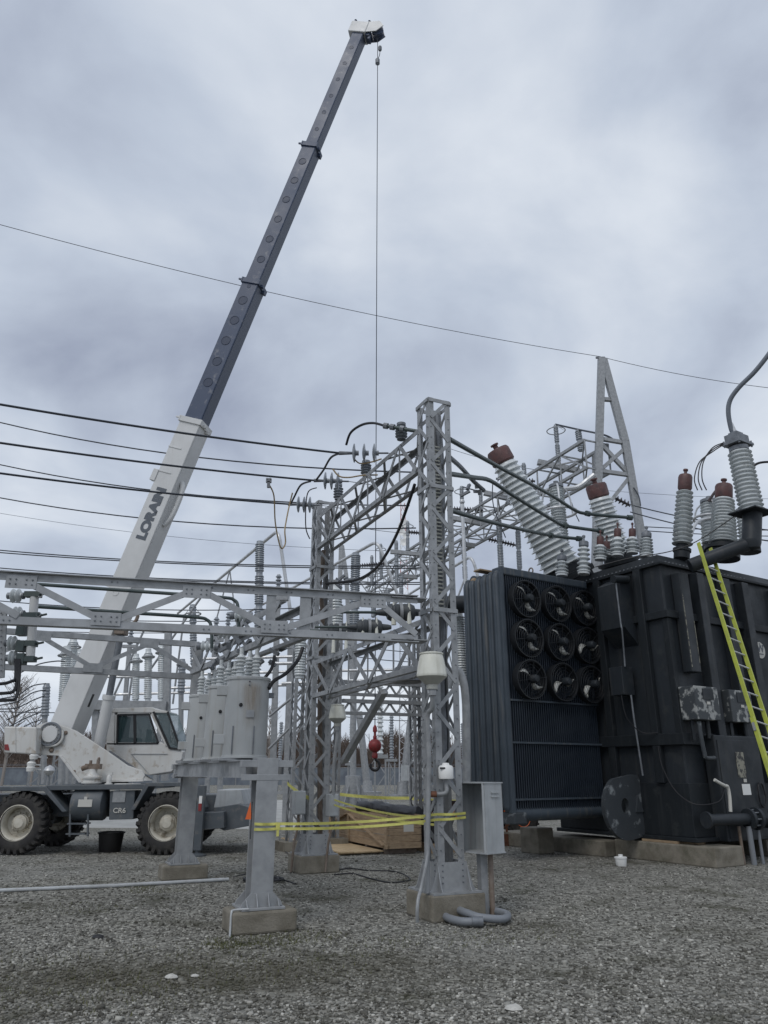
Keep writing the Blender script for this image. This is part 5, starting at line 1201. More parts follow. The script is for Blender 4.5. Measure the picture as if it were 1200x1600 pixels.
for r_ in range(3):
    for c_ in range(3):
        a = (-2.38, -1.38, -.46)[c_]; z = 5.58-.92*r_; C = tp(a, RB0-.16, z); out_ = -W
        b = MB(); b.lathe(C, out_, [(.415, -.13), (.425, -.13), (.425, .05), (.44, .06), (.415, .06), (.405, -.12)], 36, False); fan = b.build('fan', 'tr_fan', rad, True)
        b = MB(); b.lathe(C-out_*.02, out_, [(.0, 0), (.085, 0), (.095, .03), (.095, .19), (.07, .24), (0, .25)], 20); b.build('motor', 'tr_panel', fan, True)
        b = MB(); b.box(C+out_*.10+U*.085+UP*.05, (.05, .06, .05), AX); b.build('motor_tag', 'plastic_white', fan)
        b = MB()
        for q in (.13, .20, .27, .34): b.ring(C+out_*.07, out_, q+.05, .0045, 32, 4)
        for k in range(10): t = k*math.pi/5+.15; b.bar(C+out_*.07+(U*math.cos(t)+UP*math.sin(t))*.10, C+out_*.075+(U*math.cos(t)+UP*math.sin(t))*.425, .008, .008, out_)
        b.build('guard', 'tr_fan', fan)
        sp = ((FA[r_][c_], 1), (FA[r_][c_]+180, 1)) if (r_, c_) not in ((1, 2), (2, 1), (2, 2)) else ((FA[r_][c_], 1), (FA[r_][c_]+150, .9))
        for ang0, s in sp:
            b = MB(); nb = 9; L1 = []; L2 = []
            for i in range(nb):
                f = i/(nb-1); rr = .07+.30*f; t1 = R(ang0)+.62*f*f*1.1+.12; wd_ = .62*math.sin(math.pi*min(1, .22+.78*f))**.7*(.55 if f < .2 else .8)
                for Lx, tt, dz in ((L1, t1-wd_*.5, -.035), (L2, t1+wd_*.5, .045)): Lx.append(C+(U*math.cos(tt)+UP*math.sin(tt))*rr*s+out_*(.01+dz*(1-.3*f)))
            b.v = [tuple(p) for p in L1+L2]; b.f = [(i, i+1, nb+i+1, nb+i) for i in range(nb-1)]
            ob = b.build('blade', 'blade', fan, True); md = ob.modifiers.new('solid', 'SOLIDIFY'); md.thickness = .006
# ---- bushings on the cover
def bushing(label, p, q, rc, rs, n, rc2, rs2, capr, caph, cap='cap_red', basemat='tr_black', baseh=.3, mp='porcelain', group='bushings on the transformer', extra=None):
    p, q = V(p), V(q); d = (q-p).normalized(); Ln = (q-p).length
    t = thing('bushing', label, 'bushing', p, group)
    b = MB(); b.lathe(p-d*baseh, d, [(rc*1.5, 0), (rc*1.5, baseh*.5), (rc*1.7, baseh*.52), (rc*1.7, baseh*.72), (rc*1.15, baseh*.74), (rc*1.1, baseh+.02)], 24); b.build('turret', basemat, t, True)
    b = MB(); b.lathe(p, d, sheds(Ln-caph, rc, rs, n, rc2, rs2), 28); b.build('porcelain', mp, t, True)
    b = MB(); c = q-d*caph; b.lathe(c, d, [(rc2*1.0, -.02), (capr*.85, 0), (capr, caph*.12), (capr, caph*.82), (capr*.9, caph*.95), (capr*.3, caph), (capr*.22, caph+.02), (capr*.22, caph+.10), (capr*.35, caph+.11), (capr*.35, caph+.15), (0.01, caph+.17)], 24); b.build('cap', cap, t, True)
    return t
p1, q1 = tp(-.05, 2.95, 6.75), at(776, 702, 18.5)
bushing('huge white ribbed bushing leaning left above the radiator', p1+ (q1-p1).normalized()*.12, q1, .45, .57, 20, .28, .36, .32, .46, baseh=.75)
p2 = at(964, 868, 19.6); q2 = at(930, 756, 19.2); bushing('shorter thick white bushing leaning left behind the small bushings', p2, q2, .34, .43, 13, .27, .34, .29, .42, baseh=.5)
p3 = at(1066, 852, 17.3); q3 = at(1071, 742, 17.3); bushing('slim white bushing with wide sheds and a red cap on the tank corner', p3, q3, .125, .245, 13, .10, .205, .17, .42, baseh=.35)
p4 = at(1130, 850, 18.2); q4 = at(1131, 757, 18.2); bushing('stout white bushing with brown red cap behind the ladder top', p4, q4, .27, .35, 14, .21, .27, .22, .42, baseh=.4)
SB = [(878, 893, 868, 17.9, 0), (912, 890, 846, 17.6, 1), (938, 868, 838, 18.0, 2), (948, 862, 846, 18.6, 2), (965, 862, 826, 17.9, 2), (988, 858, 826, 18.2, 2), (1010, 864, 832, 17.2, 1)]
nmz = ['leftmost small grey bushing on the edge of the tank, next to the radiator', 'small grey bushing where the lowest dark bus tube lands', 'small red capped bushing where the middle dark bus tube lands', 'small red capped bushing half hidden behind its neighbour', 'wide small bushing with red neck in front of the leaning one', 'small red necked bushing right of the leaning one', 'grey bushing with dark cap near the tank corner']
for (x, y0, y1, Y, k), nm in zip(SB, nmz):
    p, q = at(x, y0, Y), at(x, y1, Y)
    bushing(nm, p, q, .095, .17 if k < 2 else .19, 5 if k == 1 else 3, .09, .15, .12 if k < 2 else .09, .14 if k < 2 else .24, 'galv_dark' if k < 2 else 'cap_red', 'porcelain', .12, group='small bushings on the transformer')
def arrester(label, p, q, r, ring_r, n, dark=False):
    t = thing('surge_arrester', label, 'arrester', p, 'surge arresters')
    d = (q-p).normalized(); Ln = (q-p).length
    b = MB(); b.lathe(p, d, sheds(Ln, r*.72, r, n, r*.68, r*.92), 22); b.build('porcelain', 'porcelain', t, True)
    b = MB(); b.lathe(q, d, [(r*.9, 0), (r*.9, .08), (r*.3, .1), (r*.3, .2)], 16); b.build('cap', 'galv_dark', t, True)
    if ring_r:
        z = p+d*Ln*.60; b = MB(); b.ring(z, d, ring_r, .04, 36, 8)
        for k in range(3): a = k*2.09+.4; b.tube([q+UP*.1, q+V((math.cos(a)*ring_r*.8, math.sin(a)*ring_r*.8, -.1)), z+V((math.cos(a)*ring_r, math.sin(a)*ring_r, 0))], .028, 6, 3)
        b.build('grading_ring', 'alu', t, True)
    b = MB(); b.lathe(p-d*.25, d, [(r*1.1, 0), (r*1.1, .15), (r*.8, .25)], 16); b.build('base', 'tr_black', t, True)
    return t
arrester('tall grey ribbed surge arrester with a pale ring between the two leaning bushings', at(878, 862, 20.5), at(869, 762, 20.5), .24, .52, 24)
arrester('surge arrester with pale ring behind the stout bushing', at(1112, 850, 20.6), at(1108, 786, 20.6), .28, .45, 14)
arrester('white ribbed column behind the arm of the large arrester', at(1170, 850, 19.4), at(1164, 800, 19.4), .26, 0, 9)
# large arrester carried by a bent arm
t = thing('surge_arrester', 'large ribbed surge arrester standing on a bent black arm at the right edge', 'arrester', at(1175, 803, 16.2), 'surge arresters')
p, q = at(1175, 800, 16.2), at(1155, 705, 16.2); d = (q-p).normalized(); Ln = (q-p).length
b = MB(); b.lathe(p, d, sheds(Ln, .21, .285, 15, .20, .27), 28); b.build('porcelain', 'porcelain', t, True)
b = MB(); b.lathe(q, d, [(.22, 0), (.22, .10)], 20); b.box(q+d*.17, (.58, .46, .06), (U, W, d)); b.box(q+d*.30, (.46, .34, .20), (U, W, d)); b.box(q+d*.44, (.26, .22, .07), (U, W, d))
for s in (-1, 1):
    for s2 in (-1, 1): b.cyl(q+d*.1+U*.25*s+W*.19*s2, q+d*.26+U*.25*s+W*.19*s2, .022, n=6)
b.build('terminal_cap', 'galv_dark', t)
b = MB(); b.box(p-d*.03, (.85, .7, .03), (U, W, d)); b.lathe(p-d*.02, d, [(.26, 0), (.26, .05), (.21, .07)], 20); b.build('base_plate', 'tr_black', t)
arm = MB(); a0, a1, a2 = at(1078, 884, 16.4), at(1174, 848, 16.15), p-d*.04
for x, y in ((a0, a1), (a1, a2)): arm.cyl(x, y, .155 if y is a1 else .21, n=22)
arm.lathe(a1, UP, [(.0, -.2), (.17, -.14), (.21, -.02), (.21, .05)], 20); arm.build('arm', 'tr_panel', t, True)
cable('bus_cable', 'thick grey cable rising from the large arrester out of the frame at the upper right', [q+d*.45, at(1143, 672, 16.2), at(1138, 645, 16.1), at(1141, 625, 16), at(1155, 605, 15.8), at(1180, 580, 15.5), at(1205, 548, 15.2), at(1225, 515, 15)], .055, 'wire_far', n=10)
b = MB(); b.cyl(q+d*.42, at(1141, 662, 16.2), .06, n=12); tag(b.build('cable_lug', 'alu', smooth=True), 'pale cable lug on top of the large arrester', 'clamp')
for k, (x, y, yy) in enumerate(((1098, 762, 0), (1094, 764, 3), (1090, 762, 6))):
    cable('hanging_wire', 'thin black wire drooping left from the large arrester, %s of three' % ('right', 'middle', 'left')[k], [at(1130, 692+yy/2, 16.1), at(1113, 700+yy, 16.1), at(1099-k*3, 722, 16.1), at(x-1-2*k, 748, 16.1), at(x+6-k*3, 766, 16.1)], .014)
cable('hanging_wire', 'thick black cable leaving the right edge beside the large arrester', [at(1172, 734, 16.6), at(1182, 725, 16.6), at(1195, 722, 16.6), at(1215, 722, 16.6)], .03)
cable('pipe_bus', 'pale bent tube joining the stout bushing to the arrester behind it', [at(1078, 842, 18.5), at(1086, 820, 18.8), at(1098, 812, 19.2), at(1125, 808, 19.2)], .045, 'alu', 'bus bar')
cable('pipe_bus', 'brown bent tube from the stout bushing cap', [at(1131, 757, 18.2), at(1118, 768, 18.8), at(1108, 782, 20.4)], .04, 'cap_red', 'bus bar')
cable('hanging_wire', 'thin wire strung across the tank top to the large arrester', [at(930, 886, 17.2), at(985, 872, 16.9), at(1045, 862, 16.6), at(1090, 845, 16.4), at(1150, 805, 16.2)], .012)
for k, (c_, lab) in enumerate(((at(1104, 872, 16.2), 'x'),)):
    pass
# ladder
def ladder():
    A = at(1105, 866, 16.35); F = gnd(1290, 1372); F.z = .0
    Fx = gnd(1268, 1378); dl = (Fx-A).normalized(); ln = (Fx-A).length
    sdv = (U-dl*U.dot(dl)).normalized(); nv = dl.cross(sdv)
    t = thing('extension_ladder', 'lime yellow extension ladder leaning on the transformer', 'ladder', Fx)
    for s in (-.20, .20):
        b = MB(); b.bar(A+sdv*s-dl*.25, Fx+sdv*s, .03, .085, nv); b.build('rail', 'ladder_lime', t, bevel=.004)
        b = MB(); b.bar(A+sdv*s*1.18+dl*4.0-nv*.0, Fx+sdv*s*1.18, .03, .085, nv); b.build('lower_rail', 'ladder_lime', t, bevel=.004)
    n = int(ln/.305)
    for k in range(n):
        p = A+dl*(.10+.305*k); b = MB(); b.cyl(p-sdv*.2, p+sdv*.2, .017, n=8); b.build('rung', 'alu', t, True)
    b = MB(); b.box(A+dl*4.2+sdv*.24, (.06, .05, .16), (sdv, nv, dl)); b.box(A+dl*4.2-sdv*.24, (.06, .05, .16), (sdv, nv, dl)); b.build('lock', 'galv', t)
ladder()
# pad
def padblock(label, a0, a1, b0, b1, h, mt='concrete'):
    b = MB(); b.box(tp((a0+a1)/2, (b0+b1)/2, h/2), (a1-a0, b1-b0, h), AX); return tag(b.build('concrete_plinth', mt, bevel=.025), label, 'plinth', 'concrete plinths under the transformer')
padblock('concrete plinth with its square end under the near corner of the transformer', -.28, .62, -.62, 1.9, .37)
padblock('long concrete plinth running back under the tank beneath the radiator', -.55, .5, 1.93, 5.6, .33)
padblock('concrete plinth under the right part of the transformer', 2.6, 7.4, .1, 3.6, .36)
padblock('square concrete block on the gravel below the radiator', -1.35, -.85, 3.2, 3.8, .55)
b = MB(); b.box(tp(-.05, .75, .395), (.28, .9, .045), AX); b.box(tp(.12, .2, .39), (.25, .5, .035), AX); tag(b.build('shim_boards', 'wood'), 'wooden shim boards between the plinth and the transformer', 'boards')
p = gnd(845, 1328); b = MB(); b.tube([p+V((-.35, .1, .05)), p+V((-.1, -.03, .09)), p+V((.15, .05, .05)), p+V((.35, .15, .04))], .07, 8); b.v = [(x+random.uniform(-.03, .03), y+random.uniform(-.03, .03), max(.0, z+random.uniform(-.03, .03))) for x, y, z in b.v]
tag(b.build('crumpled_cloth', 'tarp'), 'crumpled black cloth on the gravel under the radiator', 'cloth')

# ================================================================== BACKGROUND YARD
ORD = ['first', 'second', 'third', 'fourth', 'fifth', 'sixth', 'seventh', 'eighth', 'ninth', 'tenth']
def stack(label, a, b_, Y, r, n=3, group='grey post insulator stacks', ring=0., name='insulator_stack', mp='porcelain_grey', base=None, pitch=.13):
    p, q = at(*a, Y), at(*b_, Y); q.x = p.x+(q.x-p.x)
    t = thing(name, label, 'insulator', p, group); d = (q-p).normalized(); Ln = (q-p).length
    for k in range(n):
        c = p+d*Ln*k/n; l = Ln/n
        b = MB(); b.lathe(c, d, [(r*.7, 0), (r*.7, l*.05)]+[(x, l*.05+y) for x, y in sheds(l*.88, r*.8, r, max(4, int(l/pitch)))]+[(r*.7, l*.95), (r*.7, l)], 12); b.build('unit', mp, t, True)
    if ring:
        b = MB(); b.ring(q-d*Ln*.16, d, ring, .035, 22, 5)
        for s in (-1, 1): b.cyl(q, q-d*Ln*.16+XA*ring*s, .012, n=4)
        b.build('grading_ring', 'galv', t)
    if base is not None:
        b = MB(); e_ = at(*base, Y); b.cyl(e_, p, r*.62, n=10); b.build('support_pole', 'galv', t, True)
    return t
# -- three high rigid bus runs, each a level tube that bends down at its near end
zb = 14.9
for k, (ap, dn, far, nm) in enumerate((((435, 828), (458, 985), (318, 925), 'left'), ((590, 845), (627, 945), (440, 928), 'middle'), ((737, 868), (772, 985), (640, 928), 'right'))):
    A = atz(*ap, zb); F_ = atz(*far, zb); dnp = at(*dn, A.y+.5)
    t = thing('rigid_bus', 'pale high tube bent down like an elbow, %s of three in the background' % nm, 'bus bar', F_, 'high bent bus tubes')
    d = (A-F_).normalized(); e = (dnp-A).normalized()
    arc = [(A-d*.7)*(1-f)**2+A*(2*f*(1-f))+(A+e*.7)*f*f for f in (0, .17, .33, .5, .67, .83, 1)]
    b = MB(); b.tube([F_-d*9, F_]+arc+[dnp], .10, 10, 1); b.build('tube', 'alu', t, True)
    m_ = F_.lerp(A, .42); b = MB(); lo_ = at(*[(382, 1000), (530, 1000), (700, 1000)][k], m_.y)
    for s in (-1.3, 1.3): b.cyl(m_, V((m_.x+s, m_.y, 8.2)), .05, n=6)
    b.build('v_strut', 'galv', t)
stack('tall dark grey insulator stack under the left high bus tube', (404, 1000), (406, 846), 36.5, .24, 3)
stack('tall dark grey insulator stack under the middle high bus tube, on a steel pole', (553, 1000), (556, 864), 43., .30, 3, base=(551, 1262))
stack('dark grey insulator stack with a ring at its head left of the tanks', (303, 1040), (301, 945), 33, .17, 3, ring=.35, base=(300, 1225))
for k, (x, y0, y1) in enumerate(((264, 1085, 1000), (340, 990, 925))):
    pass
b = MB(); p = gnd(551, 1262); t = thing('pole_base', 'flared bolted base of the steel pole behind the second tower', 'base', p)
b = MB(); b.lathe(p, UP, [(1.0, 0), (1.0, .12), (.42, .14), (.42, 1.6), (.36, 1.62)], 14)
for k in range(6): a = k*math.pi/3; b.prism([p+V((math.cos(a)*.4, math.sin(a)*.4, .13)), p+V((math.cos(a)*.95, math.sin(a)*.95, .13)), p+V((math.cos(a)*.4, math.sin(a)*.4, 1.2))], V((-math.sin(a)*.04, math.cos(a)*.04, 0)))
b.build('flange', 'galv', t, True)

# -- dead end structure with the long truss
def long_truss(label, A, B, zc, h, wd, n, peakA=None):
    t = thing('dead_end_truss', label, 'truss', A+UP*(zc-h/2), 'long background trusses')
    d = (B-A).normalized(); s = V((d.y, -d.x, 0)); Ln = (B-A).length
    for j in (-1, 1):
        for z in (-h/2, h/2):
            b = MB(); b.bar(A+s*wd/2*j+UP*(zc+z), B+s*wd/2*j+UP*(zc+z), .17, .17); b.build('chord', 'galv', t)
    L_ = MB()
    for k in range(n):
        p, q = A+d*Ln*k/n, A+d*Ln*(k+1)/n; sg = 1 if k % 2 else -1
        for j in (-1, 1):
            L_.bar(p+s*wd/2*j+UP*(zc+h/2*sg), q+s*wd/2*j+UP*(zc-h/2*sg), .09, .09); L_.bar(p+s*wd/2*j+UP*(zc-h/2), p+s*wd/2*j+UP*(zc+h/2), .08, .08)
        for z in (-h/2, h/2): L_.bar(p+s*wd/2*sg+UP*(zc+z), q-s*wd/2*sg+UP*(zc+z), .08, .08); L_.bar(p-s*wd/2+UP*(zc+z), p+s*wd/2+UP*(zc+z), .08, .08)
    L_.build('lacing', 'galv', t, kind='stuff')
    return t
DA, DB = V((12.5, 39.7, 0)), V((-2.7, 75.6, 0))
long_truss('long lattice truss running into the distance from the tall A frame behind the transformer', DA, DB, 19.25, 1.75, 1.7, 16)
def aframe(label, Y, pk, l1, l2, mids, wl, group='tall A frames'):
    base = at(*l1, Y); t = thing('a_frame', label, 'tower', V((base.x, Y, 0)), group)
    P = at(*pk, Y)
    def leg(pts):
        b = MB()
        for i in range(len(pts)-1): b.bar(pts[i], pts[i+1], wl, wl*.8, YA)
        b.build('leg', 'galv', t)
    g1 = at(*l1, Y); g2 = at(*l2, Y)
    leg([P, g1]); leg([P+V((.1, .04, -.05)), at(*mids[0], Y)+YA*.04, g2+YA*.04]); 
    leg([at(*mids[0], Y)+V((-1.3, 1.6, 0)), V((g2.x-2.2, Y+3.2, g2.z))])
    for i_, (a, c) in enumerate(mids[1:]):
        b = MB(); b.bar(at(*a, Y)+YA*(.02+.017*i_), at(*c, Y)+YA*(.02+.017*i_), wl*.5, wl*.55, YA); b.build('cross_beam', 'galv', t)
    b = MB(); b.bar(P+V((-.35, 0, .05)), P+V((.2, 0, .05)), .1, .1); b.build('peak_bracket', 'galv_dark', t)
aframe('tall pale steel A frame with a pointed peak rising behind the transformer', 39.7, (940, 560), (927, 1000), (1030, 1000), [(977, 690), ((936, 685), (978, 692)), ((934, 735), (985, 742)), ((938, 623), (956, 624)), ((937, 735), (977, 700)), ((945, 795), (984, 745)), ((937, 690), (984, 740))], .42)
aframe('small far A frame with a pointed peak seen left of the upper truss beam', 75.6, (533, 852), (526, 1100), (552, 1100), [(541, 900), ((529, 888), (538, 888)), ((527, 910), (543, 910))], .45)

# post insulator stacks standing on or hanging below that truss
ST = [((873, 722), (868, 664), 46, .17, .62, 'with a ring, left of the tall A frame'), ((908, 705), (903, 672), 44, .22, 0, 'close to the tall A frame'),
      ((822, 776), (818, 724), 50, .18, 0, 'behind the huge leaning bushing'), ((752, 815), (751, 768), 53, .16, 0, 'over the bus tubes, right of the nearest tower'),
      ((723, 812), (721, 760), 54, .17, .55, 'with a ring, right of the nearest tower'), ((783, 888), (779, 810), 50, .22, 0, 'hanging left of the leaning bushing'),
      ((812, 890), (809, 828), 50, .2, 0, 'hanging right behind the leaning bushing'), ((727, 905), (725, 862), 52, .2, 0, 'hanging behind the radiator corner'),
      ((637, 862), (637, 815), 62, .17, .5, 'with a ring, left of the nearest tower top'), ((620, 915), (619, 845), 60, .18, 0, 'left of the nearest tower'),
      ((596, 905), (595, 850), 64, .16, .45, 'with a ring, near the middle bent tube'), ((581, 915), (581, 868), 66, .17, 0, 'right of the tall pole stack'),
      ((627, 935), (627, 900), 60, .2, 0, 'hanging below the long truss'), ((607, 945), (606, 920), 62, .18, 0, 'lowest below the long truss'), ((583, 965), (583, 930), 64, .2, 0, 'below the long truss by the barrel switches')]
for a, b_, Y, r, rg, nm in ST: stack('dark grey insulator stack '+nm, a, b_, Y, r, 2, ring=rg)
STR2 = [((703, 795), (755, 797), 52), ((775, 748), (836, 752), 49), ((762, 842), (806, 852), 51), ((560, 884), (606, 880), 62), ((637, 831), (662, 833), 60), ((590, 928), (620, 932), 63), ((545, 934), (572, 938), 66), ((960, 778), (985, 790), 40)]
for k, (a, b_, Y) in enumerate(STR2):
    p, q = at(*a, Y), at(*b_, Y); insulator('long dark horizontal insulator string in the background, %s in the list from right of the nearest tower' % ORD[k] if False else 'long dark horizontal string of insulators '+['right of the nearest tower', 'crossing behind the huge leaning bushing', 'below the long truss beside the leaning bushing', 'right of the tall pole stack', 'left of the nearest tower', 'below the long truss, left of the nearest tower', 'beside the tall pole', 'beside the leg of the tall A frame'][k],
        p, q, .07, .21, int((q-p).length/.20), 'strain_string', mp='porcelain_dark', group='dark horizontal insulator strings', seg=10)
for k, (a, b_, Y) in enumerate((((840, 722), (905, 736), 44), ((756, 770), (800, 780), 50), ((700, 808), (760, 820), 52), ((610, 862), (655, 866), 60), ((720, 850), (742, 853), 54), ((626, 900), (652, 902), 61), ((700, 970), (735, 972), 54))):
    b = MB(); b.bar(at(*a, Y), at(*b_, Y), .35, .32); tag(b.build('switch_base_beam', 'galv'), 'grey switch base beam on the long truss, %s' % ['nearest the tall A frame', 'left of the leaning bushing', 'right of the nearest tower top', 'left of the nearest tower', 'above the radiator corner', 'below the long truss', 'low, behind the radiator edge'][k], 'beam', 'switch base beams')
cable('thin_bus', 'thin wire over the stacks beside the tall A frame', [at(868, 663, 46), at(903, 671, 44), at(945, 680, 40.5), at(962, 690, 40)], .06, 'wire', 'wire')
cable('thin_bus', 'thin wire joining two stacks right of the nearest tower', [at(721, 760, 54), at(751, 768, 53), at(800, 775, 51)], .05, 'wire', 'wire')
cable('pipe_bus', 'pale tube curving behind the small bushings', [at(865, 765, 24), at(900, 762, 24), at(918, 750, 24), at(928, 742, 24)], .09, 'alu', 'bus bar')

# -- slender staff with ball head, and red white mast with dishes
t = thing('staff', 'slender pale staff with a ball head right of the nearest tower', 'post', at(730, 1000, 22))
b = MB(); b.cyl(at(728, 920, 22), at(722, 788, 22), .055, n=8); b.build('shaft', 'alu', t, True)
b = MB(); c = at(722, 784, 22); b.lathe(c-UP*.08, UP, [(.03, 0), (.08, .04), (.09, .09), (.06, .15), (0, .17)], 12); b.build('ball', 'alu', t, True)
def mast():
    Y = 110; p = at(632, 1210, Y); p.z = 0; top = at(631, 786, Y).z
    t = thing('radio_mast', 'far red and white lattice radio mast with dish antennas', 'mast', p)
    for s in range(9):
        z0, z1 = top*s/9, top*(s+1)/9; b = MB(); w0 = 1.5-1.1*s/9; w1 = 1.5-1.1*(s+1)/9
        cs = [(math.cos(k*2.094), math.sin(k*2.094)) for k in range(3)]
        for k in range(3):
            c, e = cs[k], cs[(k+1) % 3]
            b.cyl(p+V((c[0]*w0, c[1]*w0, z0)), p+V((c[0]*w1, c[1]*w1, z1)), .06, n=5)
            for i in range(3):
                f0, f1 = i/3, (i+1)/3; wa, wb = w0+(w1-w0)*f0, w0+(w1-w0)*f1
                b.cyl(p+V((c[0]*wa, c[1]*wa, z0+(z1-z0)*f0)), p+V((e[0]*wb, e[1]*wb, z0+(z1-z0)*f1)), .035, n=4)
        b.build('segment', 'mast_grey' if s < 5 else ('red_white' if s % 2 == 0 else 'plastic_white'), t)
    for x, y in ((628, 822), (634, 819), (627, 832), (635, 838), (631, 848)):
        b = MB(); c = at(x, y, Y-1.5); b.lathe(c, -YA, [(.0, .0), (.55, .12), (.60, .3), (.58, .3), (0, .1)], 16); b.build('dish', 'plastic_white', t, True)
mast()

# -- lattice columns and beam right behind the second tower
def far_lattice(label, c, z1, a, leg, panel, group='lattice columns in the background'):
    t = thing('lattice_column', label, 'tower', c, group)
    J = tower_parts(t, c, .2, z1, a, leg, panel, leg*.55, one=True); J.build('lattice', 'galv', t, kind='stuff')
    b = MB(); b.box(c+UP*.1, (a*2, a*2, .2), (NN, D, UP)); b.build('footing', 'concrete', t)
    return t
c = gnd(463, 1300); far_lattice('lattice column just left behind the second tower', V((c.x, 19.2, 0))*1 if False else at(462, 1250, 19.5).xy.to_3d(), 5.0, .36, .075, .4)
far_lattice('lattice column just right behind the second tower', at(518, 1200, 20.5).xy.to_3d(), 6.2, .36, .075, .4)
far_lattice('lattice column seen through the nearest tower', at(652, 1150, 21.5).xy.to_3d(), 5.6, .36, .075, .4)
far_lattice('lattice column behind the crane counterweight', at(58, 1180, 34).xy.to_3d(), 3.6, .5, .09, .5)
far_lattice('slim lattice stand behind the white turret', at(92, 1190, 34).xy.to_3d(), 3.6, .5, .09, .5)
for k, (z, nm) in enumerate(((4.1, 'upper'), (3.6, 'lower'))):
    A, B = at(535, 1090, 20.6), at(660, 1090, 21.4); A.z = B.z = z
    t = thing('lattice_beam', nm+' chord pair of the far lattice beam between the towers, over the red ball', 'beam', A)
    b = MB(); b.bar(A, B, .12, .10); b.bar(A-UP*.32, B-UP*.32, .12, .08); b.build('chord', 'galv', t)
    b = MB()
    for i in range(12):
        f0, f1 = i/12, (i+1)/12; b.bar(A.lerp(B, f0)-UP*(.03 if i % 2 else .3), A.lerp(B, f1)-UP*(.3 if i % 2 else .03), .06, .05, YA)
    b.build('lacing', 'galv', t, kind='stuff')
# tubular slanted legs of far A frames
for k, (a, b_, Y, nm) in enumerate((((574, 1233), (561, 1112), 72, 'left'), ((629, 1242), (646, 1092), 62, 'middle'), ((742, 1240), (728, 1095), 66, 'right'), ((652, 1238), (664, 1100), 62, 'thin right'))):
    p, q = at(*a, Y), at(*b_, Y); p.z = max(p.z, 0); t = thing('slanted_leg', 'slanted tubular steel leg on a flared foot in the far yard, %s one' % nm, 'post', p, 'slanted legs in the far yard')
    b = MB(); b.cyl(p, q, .34, .30, 12); b.build('tube', 'galv', t, True)
    b = MB(); b.lathe(V((p.x, p.y, 0)), UP, [(1.3, 0), (1.3, .15), (.5, .2), (.4, 1.1)], 12); b.build('foot', 'galv', t, True)
b = MB(); b.bar(at(632, 1228, 62), at(662, 1206, 62), .3, .3); tag(b.build('cross_brace', 'galv'), 'short slanted brace near the middle slanted leg in the far yard', 'brace')
# pedestals with post insulators in the far yard
PED = [(594, 1250, 1185, 1070, 44), (612, 1237, 1190, 1118, 62), (648, 1240, 1195, 1120, 60), (678, 1235, 1190, 1125, 66), (548, 1238, 1196, 1130, 66), (437, 1236, 1192, 1128, 70), (452, 1232, 1190, 1130, 74), (424, 1232, 1196, 1140, 76), (395, 1228, 1185, 1120, 80), (725, 1238, 1192, 1130, 60)]
for k, (x, yb, ym, yt, Y) in enumerate(PED):
    base = at(x, yb, Y); base.z = 0; a = .24 if k else .30; mid = at(x, ym, Y); top = at(x, yt, Y)
    t = thing('pedestal', 'far lattice pedestal with a post insulator, %s' % ['largest, right behind the red hook ball', 'just right of the red hook ball', 'left of the nearest tower foot', 'seen through the nearest tower', 'next to the steel pole', 'right of the grey tanks', 'second right of the grey tanks', 'close to the front column top', 'half hidden by the largest tank', 'at the edge of the radiator'][k], 'insulator', base, 'pedestals in the far yard')
    b = MB()
    for i in (-1, 1):
        for j in (-1, 1): b.bar(base+V((i*a, j*a, 0)), V((base.x+i*a, base.y+j*a, mid.z)), .10, .10)
    n_ = max(2, int(mid.z/.8))
    for i in range(n_):
        z0, z1 = mid.z*i/n_, mid.z*(i+1)/n_; s = 1 if i % 2 else -1
        b.bar(base+V((-a*s, -a, z0)), base+V((a*s, -a, z1)), .08, .06); b.bar(base+V((-a, a*s, z0)), base+V((-a, -a*s, z1)), .08, .06)
    b.build('lattice', 'galv', t, kind='stuff')
    b = MB(); b.box(mid+UP*.1, (.9, .8, .2)); b.build('plate', 'galv', t); b = MB(); b.box(base+UP*.1, (1.0, 1.0, .2)); b.build('foot_plate', 'galv', t)
    b = MB(); b.lathe(mid+UP*.2, UP, sheds(top.z-mid.z-.2, .12, .20, 16), 10); b.build('porcelain', 'porcelain_grey' if k % 2 else 'porcelain', t, True)
    if k in (2, 3, 5, 7):
        b = MB(); b.box(V((base.x-.7, base.y-.5, mid.z*.75)), (.7, .5, 1.1)); b.build('control_box', 'cabinet_grey', t); b = MB(); b.box(V((base.x+.5, base.y-.5, mid.z*.7)), (.6, .5, .9)); b.build('control_box', 'cabinet_grey', t)
# -- breakers and stands behind the crane cab and the tanks
for k, (x, y0, y1, r) in enumerate(((212, 1097, 1022, .135), (231, 1096, 1014, .145), (252, 1096, 1006, .14))):
    stack('ribbed grey column on the breaker behind the crane cab, %s of three' % ('left', 'middle', 'right')[k], (x, y0), (x+1, y1), 26.5, r, 1, 'ribbed columns behind the cab', ring=.2, mp='porcelain', pitch=.075)
t = thing('breaker_frame', 'long grey steel breaker frame seen above the crane cab', 'frame', at(205, 1130, 26.5))
b = MB(); b.bar(at(145, 1102, 26.5), at(262, 1104, 26.5), .5, .32); b.build('beam', 'galv', t)
b = MB(); b.bar(at(258, 1220, 26.5), at(263, 985, 26.5), .22, .22); b.bar(at(148, 1220, 26.5), at(150, 1100, 26.5), .2, .2); b.build('post', 'galv', t)
for k, (x, y0, y1, r, Y) in enumerate(((102, 1100, 1010, .19, 27), (112, 1096, 996, .19, 29), (122, 1090, 1015, .17, 31))):
    stack('tall ribbed grey bushing with a ring left of the white boom, %s of three' % ('front', 'middle', 'rear')[k], (x-3, y0), (x+3, y1), Y, r, 1, 'ribbed bushings left of the boom', ring=.28, mp='porcelain', pitch=.08, base=(x-6, 1225))
